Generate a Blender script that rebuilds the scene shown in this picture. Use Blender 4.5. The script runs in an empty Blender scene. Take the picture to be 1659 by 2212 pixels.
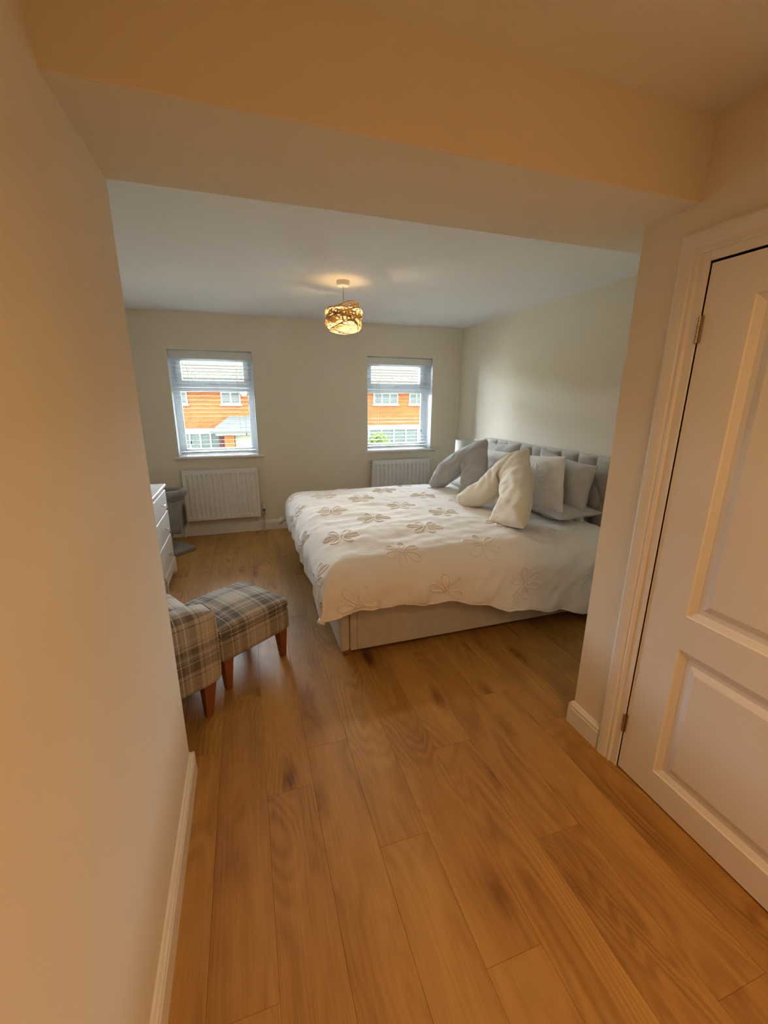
import bpy, math, random
from mathutils import Vector, Matrix, noise

random.seed(7)
PI = math.pi
sc = bpy.context.scene
COL = sc.collection

# ---------------------------------------------------------------- camera
cam = bpy.data.cameras.new('camera')
cam.sensor_fit = 'HORIZONTAL'
cam.sensor_width = 36.0
cam.lens = 903.88 / 1659.0 * 36.0
cam.clip_start = 0.05
cam.clip_end = 300
cam_o = bpy.data.objects.new('camera', cam)
COL.objects.link(cam_o)
R = [[0.9504632283, 0.3011232741, 0.0771000999],
     [-0.3107919858, 0.9164056197, 0.2522084093],
     [0.0052908571, -0.2636769121, 0.9645965441]]
M4 = Matrix(((R[0][0], R[0][2], -R[0][1], 0.0),
             (R[1][0], R[1][2], -R[1][1], 0.0),
             (R[2][0], R[2][2], -R[2][1], 1.562),
             (0, 0, 0, 1)))
cam_o.matrix_world = M4
sc.camera = cam_o
sc.cycles.max_bounces = 6
sc.cycles.diffuse_bounces = 4
sc.cycles.glossy_bounces = 2
sc.cycles.transmission_bounces = 2
sc.cycles.caustics_reflective = False
sc.cycles.caustics_refractive = False

# ---------------------------------------------------------------- sky, sun, exposure
world = bpy.data.worlds.new('world')
sc.world = world
world.use_nodes = True
wn = world.node_tree
wn.nodes.clear()
wo = wn.nodes.new('ShaderNodeOutputWorld')
bg = wn.nodes.new('ShaderNodeBackground')
# bright hazy day: an even, slightly blue sky with a soft clear-sky tint
sky = wn.nodes.new('ShaderNodeTexSky')
sky.sky_type = 'PREETHAM'
sky.sun_direction = (-0.27, -0.72, 0.64)
sky.turbidity = 6.0
haze = wn.nodes.new('ShaderNodeMix')
haze.data_type = 'RGBA'
haze.inputs[0].default_value = 0.92
haze.inputs[7].default_value = (0.84, 0.94, 1.06, 1)
wn.links.new(sky.outputs[0], haze.inputs[6])
bg.inputs['Strength'].default_value = 72.0
wn.links.new(haze.outputs[2], bg.inputs['Color'])
wn.links.new(bg.outputs[0], wo.inputs['Surface'])

sun = bpy.data.lights.new('sun', 'SUN')
sun.energy = 12.0
sun.angle = math.radians(0.6)
sun.color = (1.0, 0.93, 0.80)
sun_o = bpy.data.objects.new('sun', sun)
COL.objects.link(sun_o)
sun_dir = Vector((0.30, 0.80, -0.72))            # travels towards the houses opposite
sun_o.rotation_euler = sun_dir.to_track_quat('-Z', 'Y').to_euler()

def downlight(name, loc, power, size=0.45, spread=150):
    l = bpy.data.lights.new(name, 'AREA')
    l.shape = 'DISK'
    l.size = size
    l.energy = power
    l.color = (1.0, 0.56, 0.21)
    l.spread = math.radians(spread)
    o = bpy.data.objects.new(name, l)
    o.location = loc
    COL.objects.link(o)
    return o

# the hall's recessed ceiling spots, behind the photographer
downlight('hall_downlight', (0.88, -0.10, 2.385), 10.5)
downlight('hall_downlight', (0.80, -1.30, 2.385), 10)

def portal(loc, sx, sy):
    l = bpy.data.lights.new('window_portal', 'AREA')
    l.shape = 'RECTANGLE'
    l.size = sx
    l.size_y = sy
    l.cycles.is_portal = True
    o = bpy.data.objects.new('window_portal', l)
    o.location = loc
    o.rotation_euler = (-PI / 2, 0, 0)           # shines to -y, into the room
    COL.objects.link(o)
portal((-0.29, 5.40, 1.48), 0.86, 1.14)
portal((1.88, 5.40, 1.48), 0.88, 1.14)

vs = sc.view_settings
vs.view_transform = 'Standard'
vs.look = 'None'
vs.exposure = 0.0
vs.gamma = 1.0
vs.use_curve_mapping = False

# ---------------------------------------------------------------- materials
def new_mat(name):
    m = bpy.data.materials.new(name)
    m.use_nodes = True
    nt = m.node_tree
    b = nt.nodes['Principled BSDF']
    return m, nt, b

def N(nt, typ, **kw):
    n = nt.nodes.new(typ)
    for k, v in kw.items():
        setattr(n, k, v)
    return n

def mathn(nt, op, a, b=None, clamp=False):
    n = nt.nodes.new('ShaderNodeMath')
    n.operation = op
    n.use_clamp = clamp
    for i, v in enumerate((a, b)):
        if v is None:
            continue
        if isinstance(v, (int, float)):
            n.inputs[i].default_value = v
        else:
            nt.links.new(v, n.inputs[i])
    return n.outputs[0]

def ramp(nt, fac, stops, interp='LINEAR'):
    n = nt.nodes.new('ShaderNodeValToRGB')
    n.color_ramp.interpolation = interp
    els = n.color_ramp.elements
    while len(els) > 1:
        els.remove(els[-1])
    for i, (p, c) in enumerate(stops):
        e = els[0] if i == 0 else els.new(p)
        e.position = p
        e.color = (c[0], c[1], c[2], 1)
    nt.links.new(fac, n.inputs[0])
    return n.outputs[0]

def mapping(nt, src, scale=(1, 1, 1), loc=(0, 0, 0)):
    n = nt.nodes.new('ShaderNodeMapping')
    n.inputs['Scale'].default_value = scale
    n.inputs['Location'].default_value = loc
    nt.links.new(src, n.inputs['Vector'])
    return n.outputs[0]

def noisen(nt, vec, scale, detail=3, rough=0.55, dist=0.0):
    n = nt.nodes.new('ShaderNodeTexNoise')
    n.inputs['Scale'].default_value = scale
    n.inputs['Detail'].default_value = detail
    n.inputs['Roughness'].default_value = rough
    n.inputs['Distortion'].default_value = dist
    nt.links.new(vec, n.inputs['Vector'])
    return n.outputs['Fac']

def bump(nt, b, h, strength, dist):
    n = nt.nodes.new('ShaderNodeBump')
    n.inputs['Strength'].default_value = strength
    n.inputs['Distance'].default_value = dist
    nt.links.new(h, n.inputs['Height'])
    nt.links.new(n.outputs[0], b.inputs['Normal'])

def mixc(nt, fac, a, b, blend='MIX'):
    n = nt.nodes.new('ShaderNodeMix')
    n.data_type = 'RGBA'
    n.blend_type = blend
    for sock, v in ((n.inputs[0], fac), (n.inputs[6], a), (n.inputs[7], b)):
        if isinstance(v, (int, float)):
            sock.default_value = v
        elif isinstance(v, tuple):
            sock.default_value = (v[0], v[1], v[2], 1)
        else:
            nt.links.new(v, sock)
    return n.outputs[2]

def plain(name, col, rough=0.5, var=0.04, nscale=6.0, bump_s=0.0, bump_scale=80.0, metal=0.0, sheen=0.0, spec=0.5, bdist=0.002):
    m, nt, b = new_mat(name)
    tc = N(nt, 'ShaderNodeTexCoord')
    f = noisen(nt, tc.outputs['Object'], nscale)
    c = ramp(nt, f, [(0.3, tuple(x * (1 - var) for x in col)), (0.7, tuple(min(1, x * (1 + var)) for x in col))])
    nt.links.new(c, b.inputs['Base Color'])
    b.inputs['Roughness'].default_value = rough
    b.inputs['Metallic'].default_value = metal
    b.inputs['Specular IOR Level'].default_value = spec
    if sheen:
        b.inputs['Sheen Weight'].default_value = sheen
        b.inputs['Sheen Roughness'].default_value = 0.5
    if bump_s:
        bump(nt, b, noisen(nt, tc.outputs['Object'], bump_scale, 4), bump_s, bdist)
    return m

WALL = plain('wall_paint', (0.85, 0.78, 0.635), 0.75, 0.015, 2.0, 0.06, 220, spec=0.25, bdist=0.001)
CEIL = plain('ceiling_paint', (0.87, 0.855, 0.825), 0.85, 0.01, 2.0, 0.05, 200, spec=0.2, bdist=0.001)
GLOSS = plain('white_satin_paint', (0.86, 0.83, 0.78), 0.38, 0.01, 3.0)
UPVC = plain('white_plastic', (0.74, 0.79, 0.83), 0.3, 0.01)
RADM = plain('radiator_enamel', (0.89, 0.88, 0.86), 0.35, 0.01)
BLIND = plain('blind_white', (0.82, 0.82, 0.80), 0.45, 0.01)
CHROME = plain('chrome', (0.72, 0.70, 0.66), 0.22, 0.02, metal=1.0)
BRASSY = plain('hinge_steel', (0.45, 0.40, 0.32), 0.35, 0.06, 40, metal=1.0)
CORDM = plain('cord', (0.55, 0.53, 0.48), 0.8, 0.03)
DARKP = plain('dark_plastic', (0.05, 0.05, 0.05), 0.5)
UPH = plain('grey_upholstery', (0.51, 0.475, 0.41), 0.85, 0.07, 14, 0.25, 420, sheen=0.25, spec=0.2)
GREYF = plain('grey_velvet', (0.43, 0.425, 0.415), 0.9, 0.10, 11, 0.35, 160, sheen=0.3, spec=0.15, bdist=0.004)
GREYP = plain('grey_cotton', (0.55, 0.53, 0.50), 0.9, 0.05, 9, 0.22, 90, spec=0.15, bdist=0.004)
PALEP = plain('pale_grey_cotton', (0.60, 0.58, 0.55), 0.9, 0.04, 9, 0.22, 90, spec=0.15, bdist=0.004)
WHITEP = plain('white_cotton', (0.84, 0.81, 0.77), 0.9, 0.02, 9, 0.25, 90, spec=0.15, bdist=0.004)
CREAMP = plain('cream_plush', (0.78, 0.71, 0.58), 0.95, 0.05, 30, 0.4, 240, sheen=0.3, spec=0.1, bdist=0.004)
TUFT = plain('white_tufting', (0.90, 0.86, 0.82), 0.95, 0.02, 60, 0.25, 260, spec=0.1, bdist=0.002)
PLUSH = plain('grey_plush', (0.27, 0.245, 0.225), 0.95, 0.14, 22, 0.7, 260, sheen=0.4, spec=0.1, bdist=0.006)
HOLE = plain('shaded_opening', (0.10, 0.055, 0.045), 0.95, 0.1, 22)  # dark colour standing for the shade inside the cat house opening
SISAL = plain('sisal', (0.42, 0.33, 0.22), 0.9, 0.1, 60)
LEGW = plain('cherry_leg_wood', (0.26, 0.085, 0.035), 0.4, 0.18, 9)
SHADEW = plain('lampshade_fabric', (0.80, 0.79, 0.74), 0.85, 0.02, 30)
DRAW = plain('drawer_paint', (0.78, 0.77, 0.75), 0.4, 0.01)
STREET = plain('street_paving', (0.38, 0.37, 0.35), 0.9, 0.08, 2, spec=0.1)
GRASS = plain('lawn', (0.10, 0.16, 0.04), 0.95, 0.3, 9, spec=0.1)
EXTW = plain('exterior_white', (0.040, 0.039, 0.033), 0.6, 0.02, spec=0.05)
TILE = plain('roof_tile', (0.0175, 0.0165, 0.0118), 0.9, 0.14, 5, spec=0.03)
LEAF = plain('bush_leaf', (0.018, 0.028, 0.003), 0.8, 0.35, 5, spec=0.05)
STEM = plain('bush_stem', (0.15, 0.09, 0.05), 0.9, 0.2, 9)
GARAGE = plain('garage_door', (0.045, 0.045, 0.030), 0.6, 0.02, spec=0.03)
LATTICE = None

def duvet_mat():
    m, nt, b = new_mat('duvet_cotton')
    tc = N(nt, 'ShaderNodeTexCoord')
    f = noisen(nt, tc.outputs['Object'], 5)
    c = ramp(nt, f, [(0.3, (0.84, 0.80, 0.76)), (0.7, (0.88, 0.84, 0.80))])
    nt.links.new(c, b.inputs['Base Color'])
    b.inputs['Roughness'].default_value = 0.9
    b.inputs['Specular IOR Level'].default_value = 0.15
    v1 = noisen(nt, mapping(nt, tc.outputs['Object'], (14, 60, 30)), 1.0, 3, 0.6, 0.6)
    v2 = noisen(nt, mapping(nt, tc.outputs['Object'], (160, 260, 200)), 1.0, 2)
    bump(nt, b, mathn(nt, 'ADD', v1, mathn(nt, 'MULTIPLY', v2, 0.35)), 0.42, 0.005)
    return m
DUVETM = duvet_mat()

def wood_floor():
    m, nt, b = new_mat('oak_planks')
    tc = N(nt, 'ShaderNodeTexCoord')
    oi = N(nt, 'ShaderNodeObjectInfo')
    off = N(nt, 'ShaderNodeVectorMath', operation='SCALE')
    comb = N(nt, 'ShaderNodeCombineXYZ')
    comb.inputs[0].default_value = 3.0
    comb.inputs[1].default_value = 41.0
    comb.inputs[2].default_value = 17.0
    nt.links.new(comb.outputs[0], off.inputs[0])
    nt.links.new(oi.outputs['Random'], off.inputs['Scale'])
    add = N(nt, 'ShaderNodeVectorMath', operation='ADD')
    nt.links.new(tc.outputs['Object'], add.inputs[0])
    nt.links.new(off.outputs[0], add.inputs[1])
    P = add.outputs[0]
    # broad tone
    tone = noisen(nt, mapping(nt, P, (6, 1.0, 1)), 1.0, 4, 0.6)
    # cathedral figure: contour lines of a stretched noise field
    fld = noisen(nt, mapping(nt, P, (4.8, 0.95, 1)), 1.0, 1.6, 0.45, 0.25)
    fig = mathn(nt, 'SINE', mathn(nt, 'MULTIPLY', fld, 135.0))
    fig = mathn(nt, 'ADD', mathn(nt, 'MULTIPLY', fig, 0.5), 0.5)
    fmask = noisen(nt, mapping(nt, P, (4, 1.6, 1), (7, 3, 0)), 1.0, 2)
    fig = mathn(nt, 'MULTIPLY', fig, mathn(nt, 'MULTIPLY', mathn(nt, 'SUBTRACT', fmask, 0.34, True), 3.2, True))
    # fine grain
    grain = noisen(nt, mapping(nt, P, (170, 4, 1)), 1.0, 4, 0.7, 0.3)
    # knots
    vo = N(nt, 'ShaderNodeTexVoronoi', feature='F1')
    vo.inputs['Scale'].default_value = 1.0
    nt.links.new(mapping(nt, P, (7.0, 2.4, 1)), vo.inputs['Vector'])
    sep = N(nt, 'ShaderNodeSeparateColor')
    nt.links.new(vo.outputs['Color'], sep.inputs[0])
    gate = mathn(nt, 'GREATER_THAN', sep.outputs[0], 0.55)
    kn = mathn(nt, 'MULTIPLY', mathn(nt, 'SUBTRACT', 1.0, mathn(nt, 'MULTIPLY', vo.outputs['Distance'], 3.0), True), gate)
    kn = mathn(nt, 'MULTIPLY', kn, mathn(nt, 'MULTIPLY', noisen(nt, mapping(nt, P, (34, 9, 1)), 1.0, 3), 1.5))
    s = mathn(nt, 'ADD', mathn(nt, 'MULTIPLY', tone, 0.60), mathn(nt, 'MULTIPLY', fig, -0.14))
    s = mathn(nt, 'ADD', s, mathn(nt, 'MULTIPLY', grain, 0.34))
    s = mathn(nt, 'SUBTRACT', s, mathn(nt, 'MULTIPLY', kn, 0.46))
    s = mathn(nt, 'ADD', s, mathn(nt, 'MULTIPLY', mathn(nt, 'SUBTRACT', oi.outputs['Random'], 0.5), 0.05))
    s = mathn(nt, 'ADD', s, 0.075)
    c = ramp(nt, s, [(0.14, (0.12, 0.045, 0.010)), (0.34, (0.27, 0.128, 0.029)), (0.50, (0.40, 0.205, 0.050)), (0.68, (0.51, 0.285, 0.078))])
    nt.links.new(c, b.inputs['Base Color'])
    b.inputs['Roughness'].default_value = 0.42
    b.inputs['Specular IOR Level'].default_value = 0.4
    bump(nt, b, grain, 0.10, 0.001)
    return m
OAK = wood_floor()

def tartan():
    m, nt, b = new_mat('tartan_wool')
    uv = N(nt, 'ShaderNodeUVMap')
    sp = N(nt, 'ShaderNodeSeparateXYZ')
    nt.links.new(uv.outputs[0], sp.inputs[0])
    A = (0.52, 0.46, 0.38); B = (0.145, 0.125, 0.105); D = (0.07, 0.058, 0.05); Wt = (0.74, 0.71, 0.66); G = (0.29, 0.26, 0.23)
    seq = [(0.0, A), (0.16, D), (0.175, A), (0.26, B), (0.44, Wt), (0.455, B), (0.50, G), (0.56, Wt), (0.575, G), (0.63, B), (0.74, A), (0.80, D), (0.812, A), (0.90, Wt), (0.915, A)]
    u = mathn(nt, 'FRACT', mathn(nt, 'DIVIDE', sp.outputs[0], 0.30))
    v = mathn(nt, 'FRACT', mathn(nt, 'DIVIDE', sp.outputs[1], 0.255))
    cu = ramp(nt, u, seq, 'CONSTANT')
    cv = ramp(nt, v, seq, 'CONSTANT')
    c = mixc(nt, 0.5, cu, cv)
    tc = N(nt, 'ShaderNodeTexCoord')
    wv = noisen(nt, tc.outputs['Object'], 500, 2)
    c2 = mixc(nt, mathn(nt, 'MULTIPLY', wv, 0.25), c, (0.2, 0.18, 0.16))
    nt.links.new(c2, b.inputs['Base Color'])
    b.inputs['Roughness'].default_value = 0.95
    b.inputs['Specular IOR Level'].default_value = 0.1
    b.inputs['Sheen Weight'].default_value = 0.15
    bump(nt, b, wv, 0.3, 0.002)
    return m
TARTAN = tartan()

def brick_mat():
    m, nt, b = new_mat('facing_brick')
    tc = N(nt, 'ShaderNodeTexCoord')
    sp = N(nt, 'ShaderNodeSeparateXYZ')
    nt.links.new(tc.outputs['Object'], sp.inputs[0])
    cb = N(nt, 'ShaderNodeCombineXYZ')
    nt.links.new(mathn(nt, 'ADD', sp.outputs[0], sp.outputs[1]), cb.inputs[0])
    nt.links.new(sp.outputs[2], cb.inputs[1])
    br = N(nt, 'ShaderNodeTexBrick')
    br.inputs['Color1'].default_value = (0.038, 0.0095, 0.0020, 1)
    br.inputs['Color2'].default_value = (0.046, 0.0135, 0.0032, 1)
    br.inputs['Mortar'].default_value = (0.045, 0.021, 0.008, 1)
    br.inputs['Scale'].default_value = 1.0
    br.inputs['Brick Width'].default_value = 0.33
    br.inputs['Row Height'].default_value = 0.115
    br.inputs['Mortar Size'].default_value = 0.006
    nt.links.new(cb.outputs[0], br.inputs['Vector'])
    nt.links.new(br.outputs['Color'], b.inputs['Base Color'])
    b.inputs['Roughness'].default_value = 0.9
    b.inputs['Specular IOR Level'].default_value = 0.03
    return m
BRICK = brick_mat()

def glass_mat(name, tint, refl):
    m = bpy.data.materials.new(name)
    m.use_nodes = True
    nt = m.node_tree
    nt.nodes.clear()
    o = N(nt, 'ShaderNodeOutputMaterial')
    t = N(nt, 'ShaderNodeBsdfTransparent')
    t.inputs[0].default_value = (*tint, 1)
    g = N(nt, 'ShaderNodeBsdfGlossy')
    g.inputs['Roughness'].default_value = 0.02
    mx = N(nt, 'ShaderNodeMixShader')
    fr = N(nt, 'ShaderNodeFresnel')
    fr.inputs[0].default_value = refl
    nt.links.new(fr.outputs[0], mx.inputs[0])
    nt.links.new(t.outputs[0], mx.inputs[1])
    nt.links.new(g.outputs[0], mx.inputs[2])
    nt.links.new(mx.outputs[0], o.inputs[0])
    return m
GLASS = glass_mat('window_glass', (0.97, 0.985, 0.98), 1.45)
HGLASS = plain('house_window_glass', (0.010, 0.0135, 0.011), 0.3, 0.1, 2, spec=0.05)

def emit_mat(name, col, s):
    m = bpy.data.materials.new(name)
    m.use_nodes = True
    nt = m.node_tree
    nt.nodes.clear()
    o = N(nt, 'ShaderNodeOutputMaterial')
    e = N(nt, 'ShaderNodeEmission')
    e.inputs[0].default_value = (*col, 1)
    e.inputs[1].default_value = s
    nt.links.new(e.outputs[0], o.inputs[0])
    return m
BULBM = emit_mat('glowing_bulb', (1.0, 0.74, 0.30), 14.0)

def weave_mat():
    m = bpy.data.materials.new('woven_paper')
    m.use_nodes = True
    nt = m.node_tree
    nt.nodes.clear()
    o = N(nt, 'ShaderNodeOutputMaterial')
    d = N(nt, 'ShaderNodeBsdfDiffuse')
    t = N(nt, 'ShaderNodeBsdfTranslucent')
    mx = N(nt, 'ShaderNodeMixShader')
    mx.inputs[0].default_value = 0.55
    tc = N(nt, 'ShaderNodeTexCoord')
    c = ramp(nt, noisen(nt, tc.outputs['Object'], 90), [(0.35, (0.58, 0.37, 0.15)), (0.65, (0.78, 0.56, 0.27))])
    nt.links.new(c, d.inputs[0])
    nt.links.new(c, t.inputs[0])
    nt.links.new(d.outputs[0], mx.inputs[1])
    nt.links.new(t.outputs[0], mx.inputs[2])
    nt.links.new(mx.outputs[0], o.inputs[0])
    return m
WEAVE = weave_mat()
def glow_filter_mat():  # partly see-through film for the added disc that dims the ceiling glow
    m = bpy.data.materials.new('glow_filter_film')
    m.use_nodes = True
    nt = m.node_tree
    nt.nodes.clear()
    o = N(nt, 'ShaderNodeOutputMaterial')
    d = N(nt, 'ShaderNodeBsdfDiffuse')
    d.inputs[0].default_value = (0.72, 0.55, 0.32, 1)
    t = N(nt, 'ShaderNodeBsdfTransparent')
    t.inputs[0].default_value = (1.0, 0.80, 0.50, 1)
    mx = N(nt, 'ShaderNodeMixShader')
    mx.inputs[0].default_value = 0.15
    nt.links.new(d.outputs[0], mx.inputs[1])
    nt.links.new(t.outputs[0], mx.inputs[2])
    nt.links.new(mx.outputs[0], o.inputs[0])
    return m
WIRE = plain('shade_wire', (0.20, 0.13, 0.06), 0.6)

# ---------------------------------------------------------------- mesh helpers
class MB:
    def __init__(self):
        self.v = []; self.f = []; self.uv = {}
    def box(self, x0, x1, y0, y1, z0, z1):
        i = len(self.v)
        self.v += [(x0,y0,z0),(x1,y0,z0),(x1,y1,z0),(x0,y1,z0),(x0,y0,z1),(x1,y0,z1),(x1,y1,z1),(x0,y1,z1)]
        self.f += [(i,i+3,i+2,i+1),(i+4,i+5,i+6,i+7),(i,i+1,i+5,i+4),(i+1,i+2,i+6,i+5),(i+2,i+3,i+7,i+6),(i+3,i,i+4,i+7)]
        return self
    def hexa(self, bottom, top):
        i = len(self.v)
        self.v += list(bottom) + list(top)
        self.f += [(i,i+3,i+2,i+1),(i+4,i+5,i+6,i+7),(i,i+1,i+5,i+4),(i+1,i+2,i+6,i+5),(i+2,i+3,i+7,i+6),(i+3,i,i+4,i+7)]
        return self
    def prism(self, poly, axis, a, b):
        """extrude a 2D outline along an axis ('x','y','z')"""
        i = len(self.v); n = len(poly)
        def P(p, t):
            return {'x': (t, p[0], p[1]), 'y': (p[0], t, p[1]), 'z': (p[0], p[1], t)}[axis]
        self.v += [P(p, a) for p in poly] + [P(p, b) for p in poly]
        self.f.append(tuple(range(i + n - 1, i - 1, -1)))
        self.f.append(tuple(range(i + n, i + 2 * n)))
        for k in range(n):
            k2 = (k + 1) % n
            self.f.append((i + k, i + k2, i + n + k2, i + n + k))
        return self
    def tube(self, pts, r, n=8, closed=False, radii=None):
        pts = [Vector(p) for p in pts]
        i0 = len(self.v); m = len(pts)
        up = Vector((0.13, 0.27, 0.95))
        for k, p in enumerate(pts):
            if closed:
                d = pts[(k + 1) % m] - pts[(k - 1) % m]
            else:
                d = pts[min(k + 1, m - 1)] - pts[max(k - 1, 0)]
            d.normalize()
            a = d.cross(up)
            if a.length < 1e-4:
                a = d.cross(Vector((1, 0, 0)))
            a.normalize()
            b = d.cross(a)
            rr = radii[k] if radii else r
            for j in range(n):
                t = 2 * PI * j / n
                self.v.append(tuple(p + a * math.cos(t) * rr + b * math.sin(t) * rr))
        for k in range(m if closed else m - 1):
            k2 = (k + 1) % m
            for j in range(n):
                j2 = (j + 1) % n
                self.f.append((i0 + k * n + j, i0 + k * n + j2, i0 + k2 * n + j2, i0 + k2 * n + j))
        if not closed:
            self.f.append(tuple(i0 + j for j in range(n - 1, -1, -1)))
            self.f.append(tuple(i0 + (m - 1) * n + j for j in range(n)))
        return self
    def lathe(self, prof, c=(0, 0, 0), n=24, cap=True):
        i0 = len(self.v); m = len(prof)
        for (r, z) in prof:
            for j in range(n):
                t = 2 * PI * j / n
                self.v.append((c[0] + r * math.cos(t), c[1] + r * math.sin(t), c[2] + z))
        for k in range(m - 1):
            for j in range(n):
                j2 = (j + 1) % n
                self.f.append((i0 + k * n + j, i0 + k * n + j2, i0 + (k + 1) * n + j2, i0 + (k + 1) * n + j))
        if cap:
            self.f.append(tuple(i0 + j for j in range(n - 1, -1, -1)))
            self.f.append(tuple(i0 + (m - 1) * n + j for j in range(n)))
        return self
    def grid(self, fn, nu, nv, wrap=False):
        i0 = len(self.v)
        for a in range(nu + 1):
            for b in range(nv + 1):
                self.v.append(tuple(fn(a / nu, b / nv)))
        w = nv + 1
        for a in range(nu):
            for b in range(nv):
                self.f.append((i0 + a * w + b, i0 + (a + 1) * w + b, i0 + (a + 1) * w + b + 1, i0 + a * w + b + 1))
        return self
    def build(self, name, mat, parent=None, smooth=False, bevel=0.0, seg=2, uvbox=False, loc=None, merge=False, angle=None):
        me = bpy.data.meshes.new(name)
        me.from_pydata([tuple(v) for v in self.v], [], self.f)
        if merge:
            import bmesh
            bm = bmesh.new(); bm.from_mesh(me)
            bmesh.ops.remove_doubles(bm, verts=bm.verts, dist=1e-5)
            bmesh.ops.recalc_face_normals(bm, faces=bm.faces)
            bm.to_mesh(me); bm.free()
        me.materials.append(mat)
        if uvbox:
            box_uv(me)
        if smooth:
            for p in me.polygons:
                p.use_smooth = True
        me.update()
        o = bpy.data.objects.new(name, me)
        COL.objects.link(o)
        if loc is not None:
            o.location = loc
        if parent is not None:
            o.parent = parent
        if bevel:
            md = o.modifiers.new('bevel', 'BEVEL')
            md.width = bevel
            md.segments = seg
            md.limit_method = 'ANGLE'
            md.angle_limit = math.radians(40)
        return o

def box_uv(me):
    uv = me.uv_layers.new(name='UVMap')
    for p in me.polygons:
        n = p.normal
        ax = max(range(3), key=lambda i: abs(n[i]))
        for li in p.loop_indices:
            co = me.vertices[me.loops[li].vertex_index].co
            if ax == 0: uv.data[li].uv = (co[1], co[2])
            elif ax == 1: uv.data[li].uv = (co[0], co[2])
            else: uv.data[li].uv = (co[0], co[1])

def empty(name, loc=(0, 0, 0), rz=0.0):
    o = bpy.data.objects.new(name, None)
    COL.objects.link(o)
    o.location = loc
    o.rotation_euler = (0, 0, rz)
    o.empty_display_size = 0.05
    return o

def tag(o, label, cat, group=None, kind=None):
    o['label'] = label
    o['category'] = cat
    if group: o['group'] = group
    if kind: o['kind'] = kind
    return o

def struct(o, label, cat):
    return tag(o, label, cat, kind='structure')

def copy_part(o, parent, loc):
    c = o.copy()
    COL.objects.link(c)
    c.parent = parent
    c.location = loc
    return c

def soft_box(b, hx, hy, hz, r, n=8, crown=0.0, side=0.0, c=(0, 0, 0)):
    """closed cushion block: rounded edges, crowned top, bulging sides"""
    faces = [((1,0,0),(0,1,0),(0,0,1)),((-1,0,0),(0,0,1),(0,1,0)),((0,1,0),(0,0,1),(1,0,0)),((0,-1,0),(1,0,0),(0,0,1)),((0,0,1),(1,0,0),(0,1,0)),((0,0,-1),(0,1,0),(1,0,0))]
    H = (hx, hy, hz)
    for nrm, ua, va in faces:
        def fn(u, v, nrm=nrm, ua=ua, va=va):
            uu = math.sin((u * 2 - 1) * PI / 2) ; vv = math.sin((v * 2 - 1) * PI / 2)
            p = [nrm[i] + ua[i] * uu + va[i] * vv for i in range(3)]
            q = [p[i] * H[i] for i in range(3)]
            inn = [max(-(H[i] - r), min(H[i] - r, q[i])) for i in range(3)]
            d = Vector([q[i] - inn[i] for i in range(3)])
            if d.length > 1e-9: d.normalize()
            w = Vector(inn) + d * r
            fx = 1 - (w.x / hx) ** 2; fy = 1 - (w.y / hy) ** 2; fz = 1 - (w.z / hz) ** 2
            if w.z > 0: w.z += crown * max(0, fx) ** 0.8 * max(0, fy) ** 0.8
            w.x += side * (w.x / hx) * max(0, fy) * max(0, fz)
            w.y += side * (w.y / hy) * max(0, fx) * max(0, fz)
            return (w.x + c[0], w.y + c[1], w.z + c[2])
        b.grid(fn, n, n)
    return b

# ---------------------------------------------------------------- the room
XL, XR, YF = -1.18, 2.70, 5.085          # bedroom left, right, far wall
HL, HR = -0.325, 1.445                    # hall walls
HB = -2.2                                 # hall back
ZC = 2.40
LEND, REND = 1.605, 1.366                 # ends of the hall walls
W1 = (-0.712, 0.134); W2 = (1.447, 2.311); WZ = (0.915, 2.038)
WT = 0.33

# floor slab and planks
floor = MB().box(XL - 0.1, XR + 0.1, HB - 0.1, YF + 0.05, -0.14, -0.012).build('floor', plain('underlay', (0.12, 0.09, 0.06), 0.9))
struct(floor, 'warm oak plank floor running from the hall into the bedroom', 'floor')
PW = 0.187
JOINT = {0: 1.41, 1: 0.35, 2: 1.08, 3: 0.67, 4: 1.42, 5: 0.93, 6: 0.42, -1: 0.78}
shared = {}
k0 = int(math.floor((XL + 0.028) / PW)); k1 = int(math.ceil((XR + 0.028) / PW))
for k in range(k0, k1):
    xa, xb = -0.028 + k * PW, -0.028 + (k + 1) * PW
    xm = (xa + xb) / 2
    if xb > HL and xa < HR: ya = HB
    elif xm < HL: ya = LEND - 0.05
    else: ya = REND - 0.05
    xa2, xb2 = max(xa, XL - 0.02), min(xb, XR + 0.02)
    j = JOINT.get(k, random.uniform(0, 1.25))
    ys = [ya]
    y = j - 5 * 1.25
    while y < YF:
        if y > ya + 0.05 and y < YF - 0.05: ys.append(y)
        y += 1.25
    ys.append(YF)
    for a, bb in zip(ys[:-1], ys[1:]):
        key = (round(xb2 - xa2, 4), round(bb - a, 3))
        loc = ((xa2 + xb2) / 2, (a + bb) / 2, 0)
        if key not in shared:
            hw, hl = (xb2 - xa2) / 2 - 0.0002, (bb - a) / 2 - 0.0002
            e = 0.0007
            m = MB()
            m.v = [(-hw, -hl, -0.0008), (hw, -hl, -0.0008), (hw, hl, -0.0008), (-hw, hl, -0.0008),
                   (-hw + e, -hl + e, 0), (hw - e, -hl + e, 0), (hw - e, hl - e, 0), (-hw + e, hl - e, 0),
                   (-hw, -hl, -0.0118), (hw, -hl, -0.0118), (hw, hl, -0.0118), (-hw, hl, -0.0118)]
            m.f = [(4,5,6,7),(0,1,5,4),(1,2,6,5),(2,3,7,6),(3,0,4,7),(8,9,1,0),(9,10,2,1),(10,11,3,2),(11,8,0,3),(11,10,9,8)]
            shared[key] = m.build('plank', OAK, floor, loc=loc)
        else:
            copy_part(shared[key], floor, loc)

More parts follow.
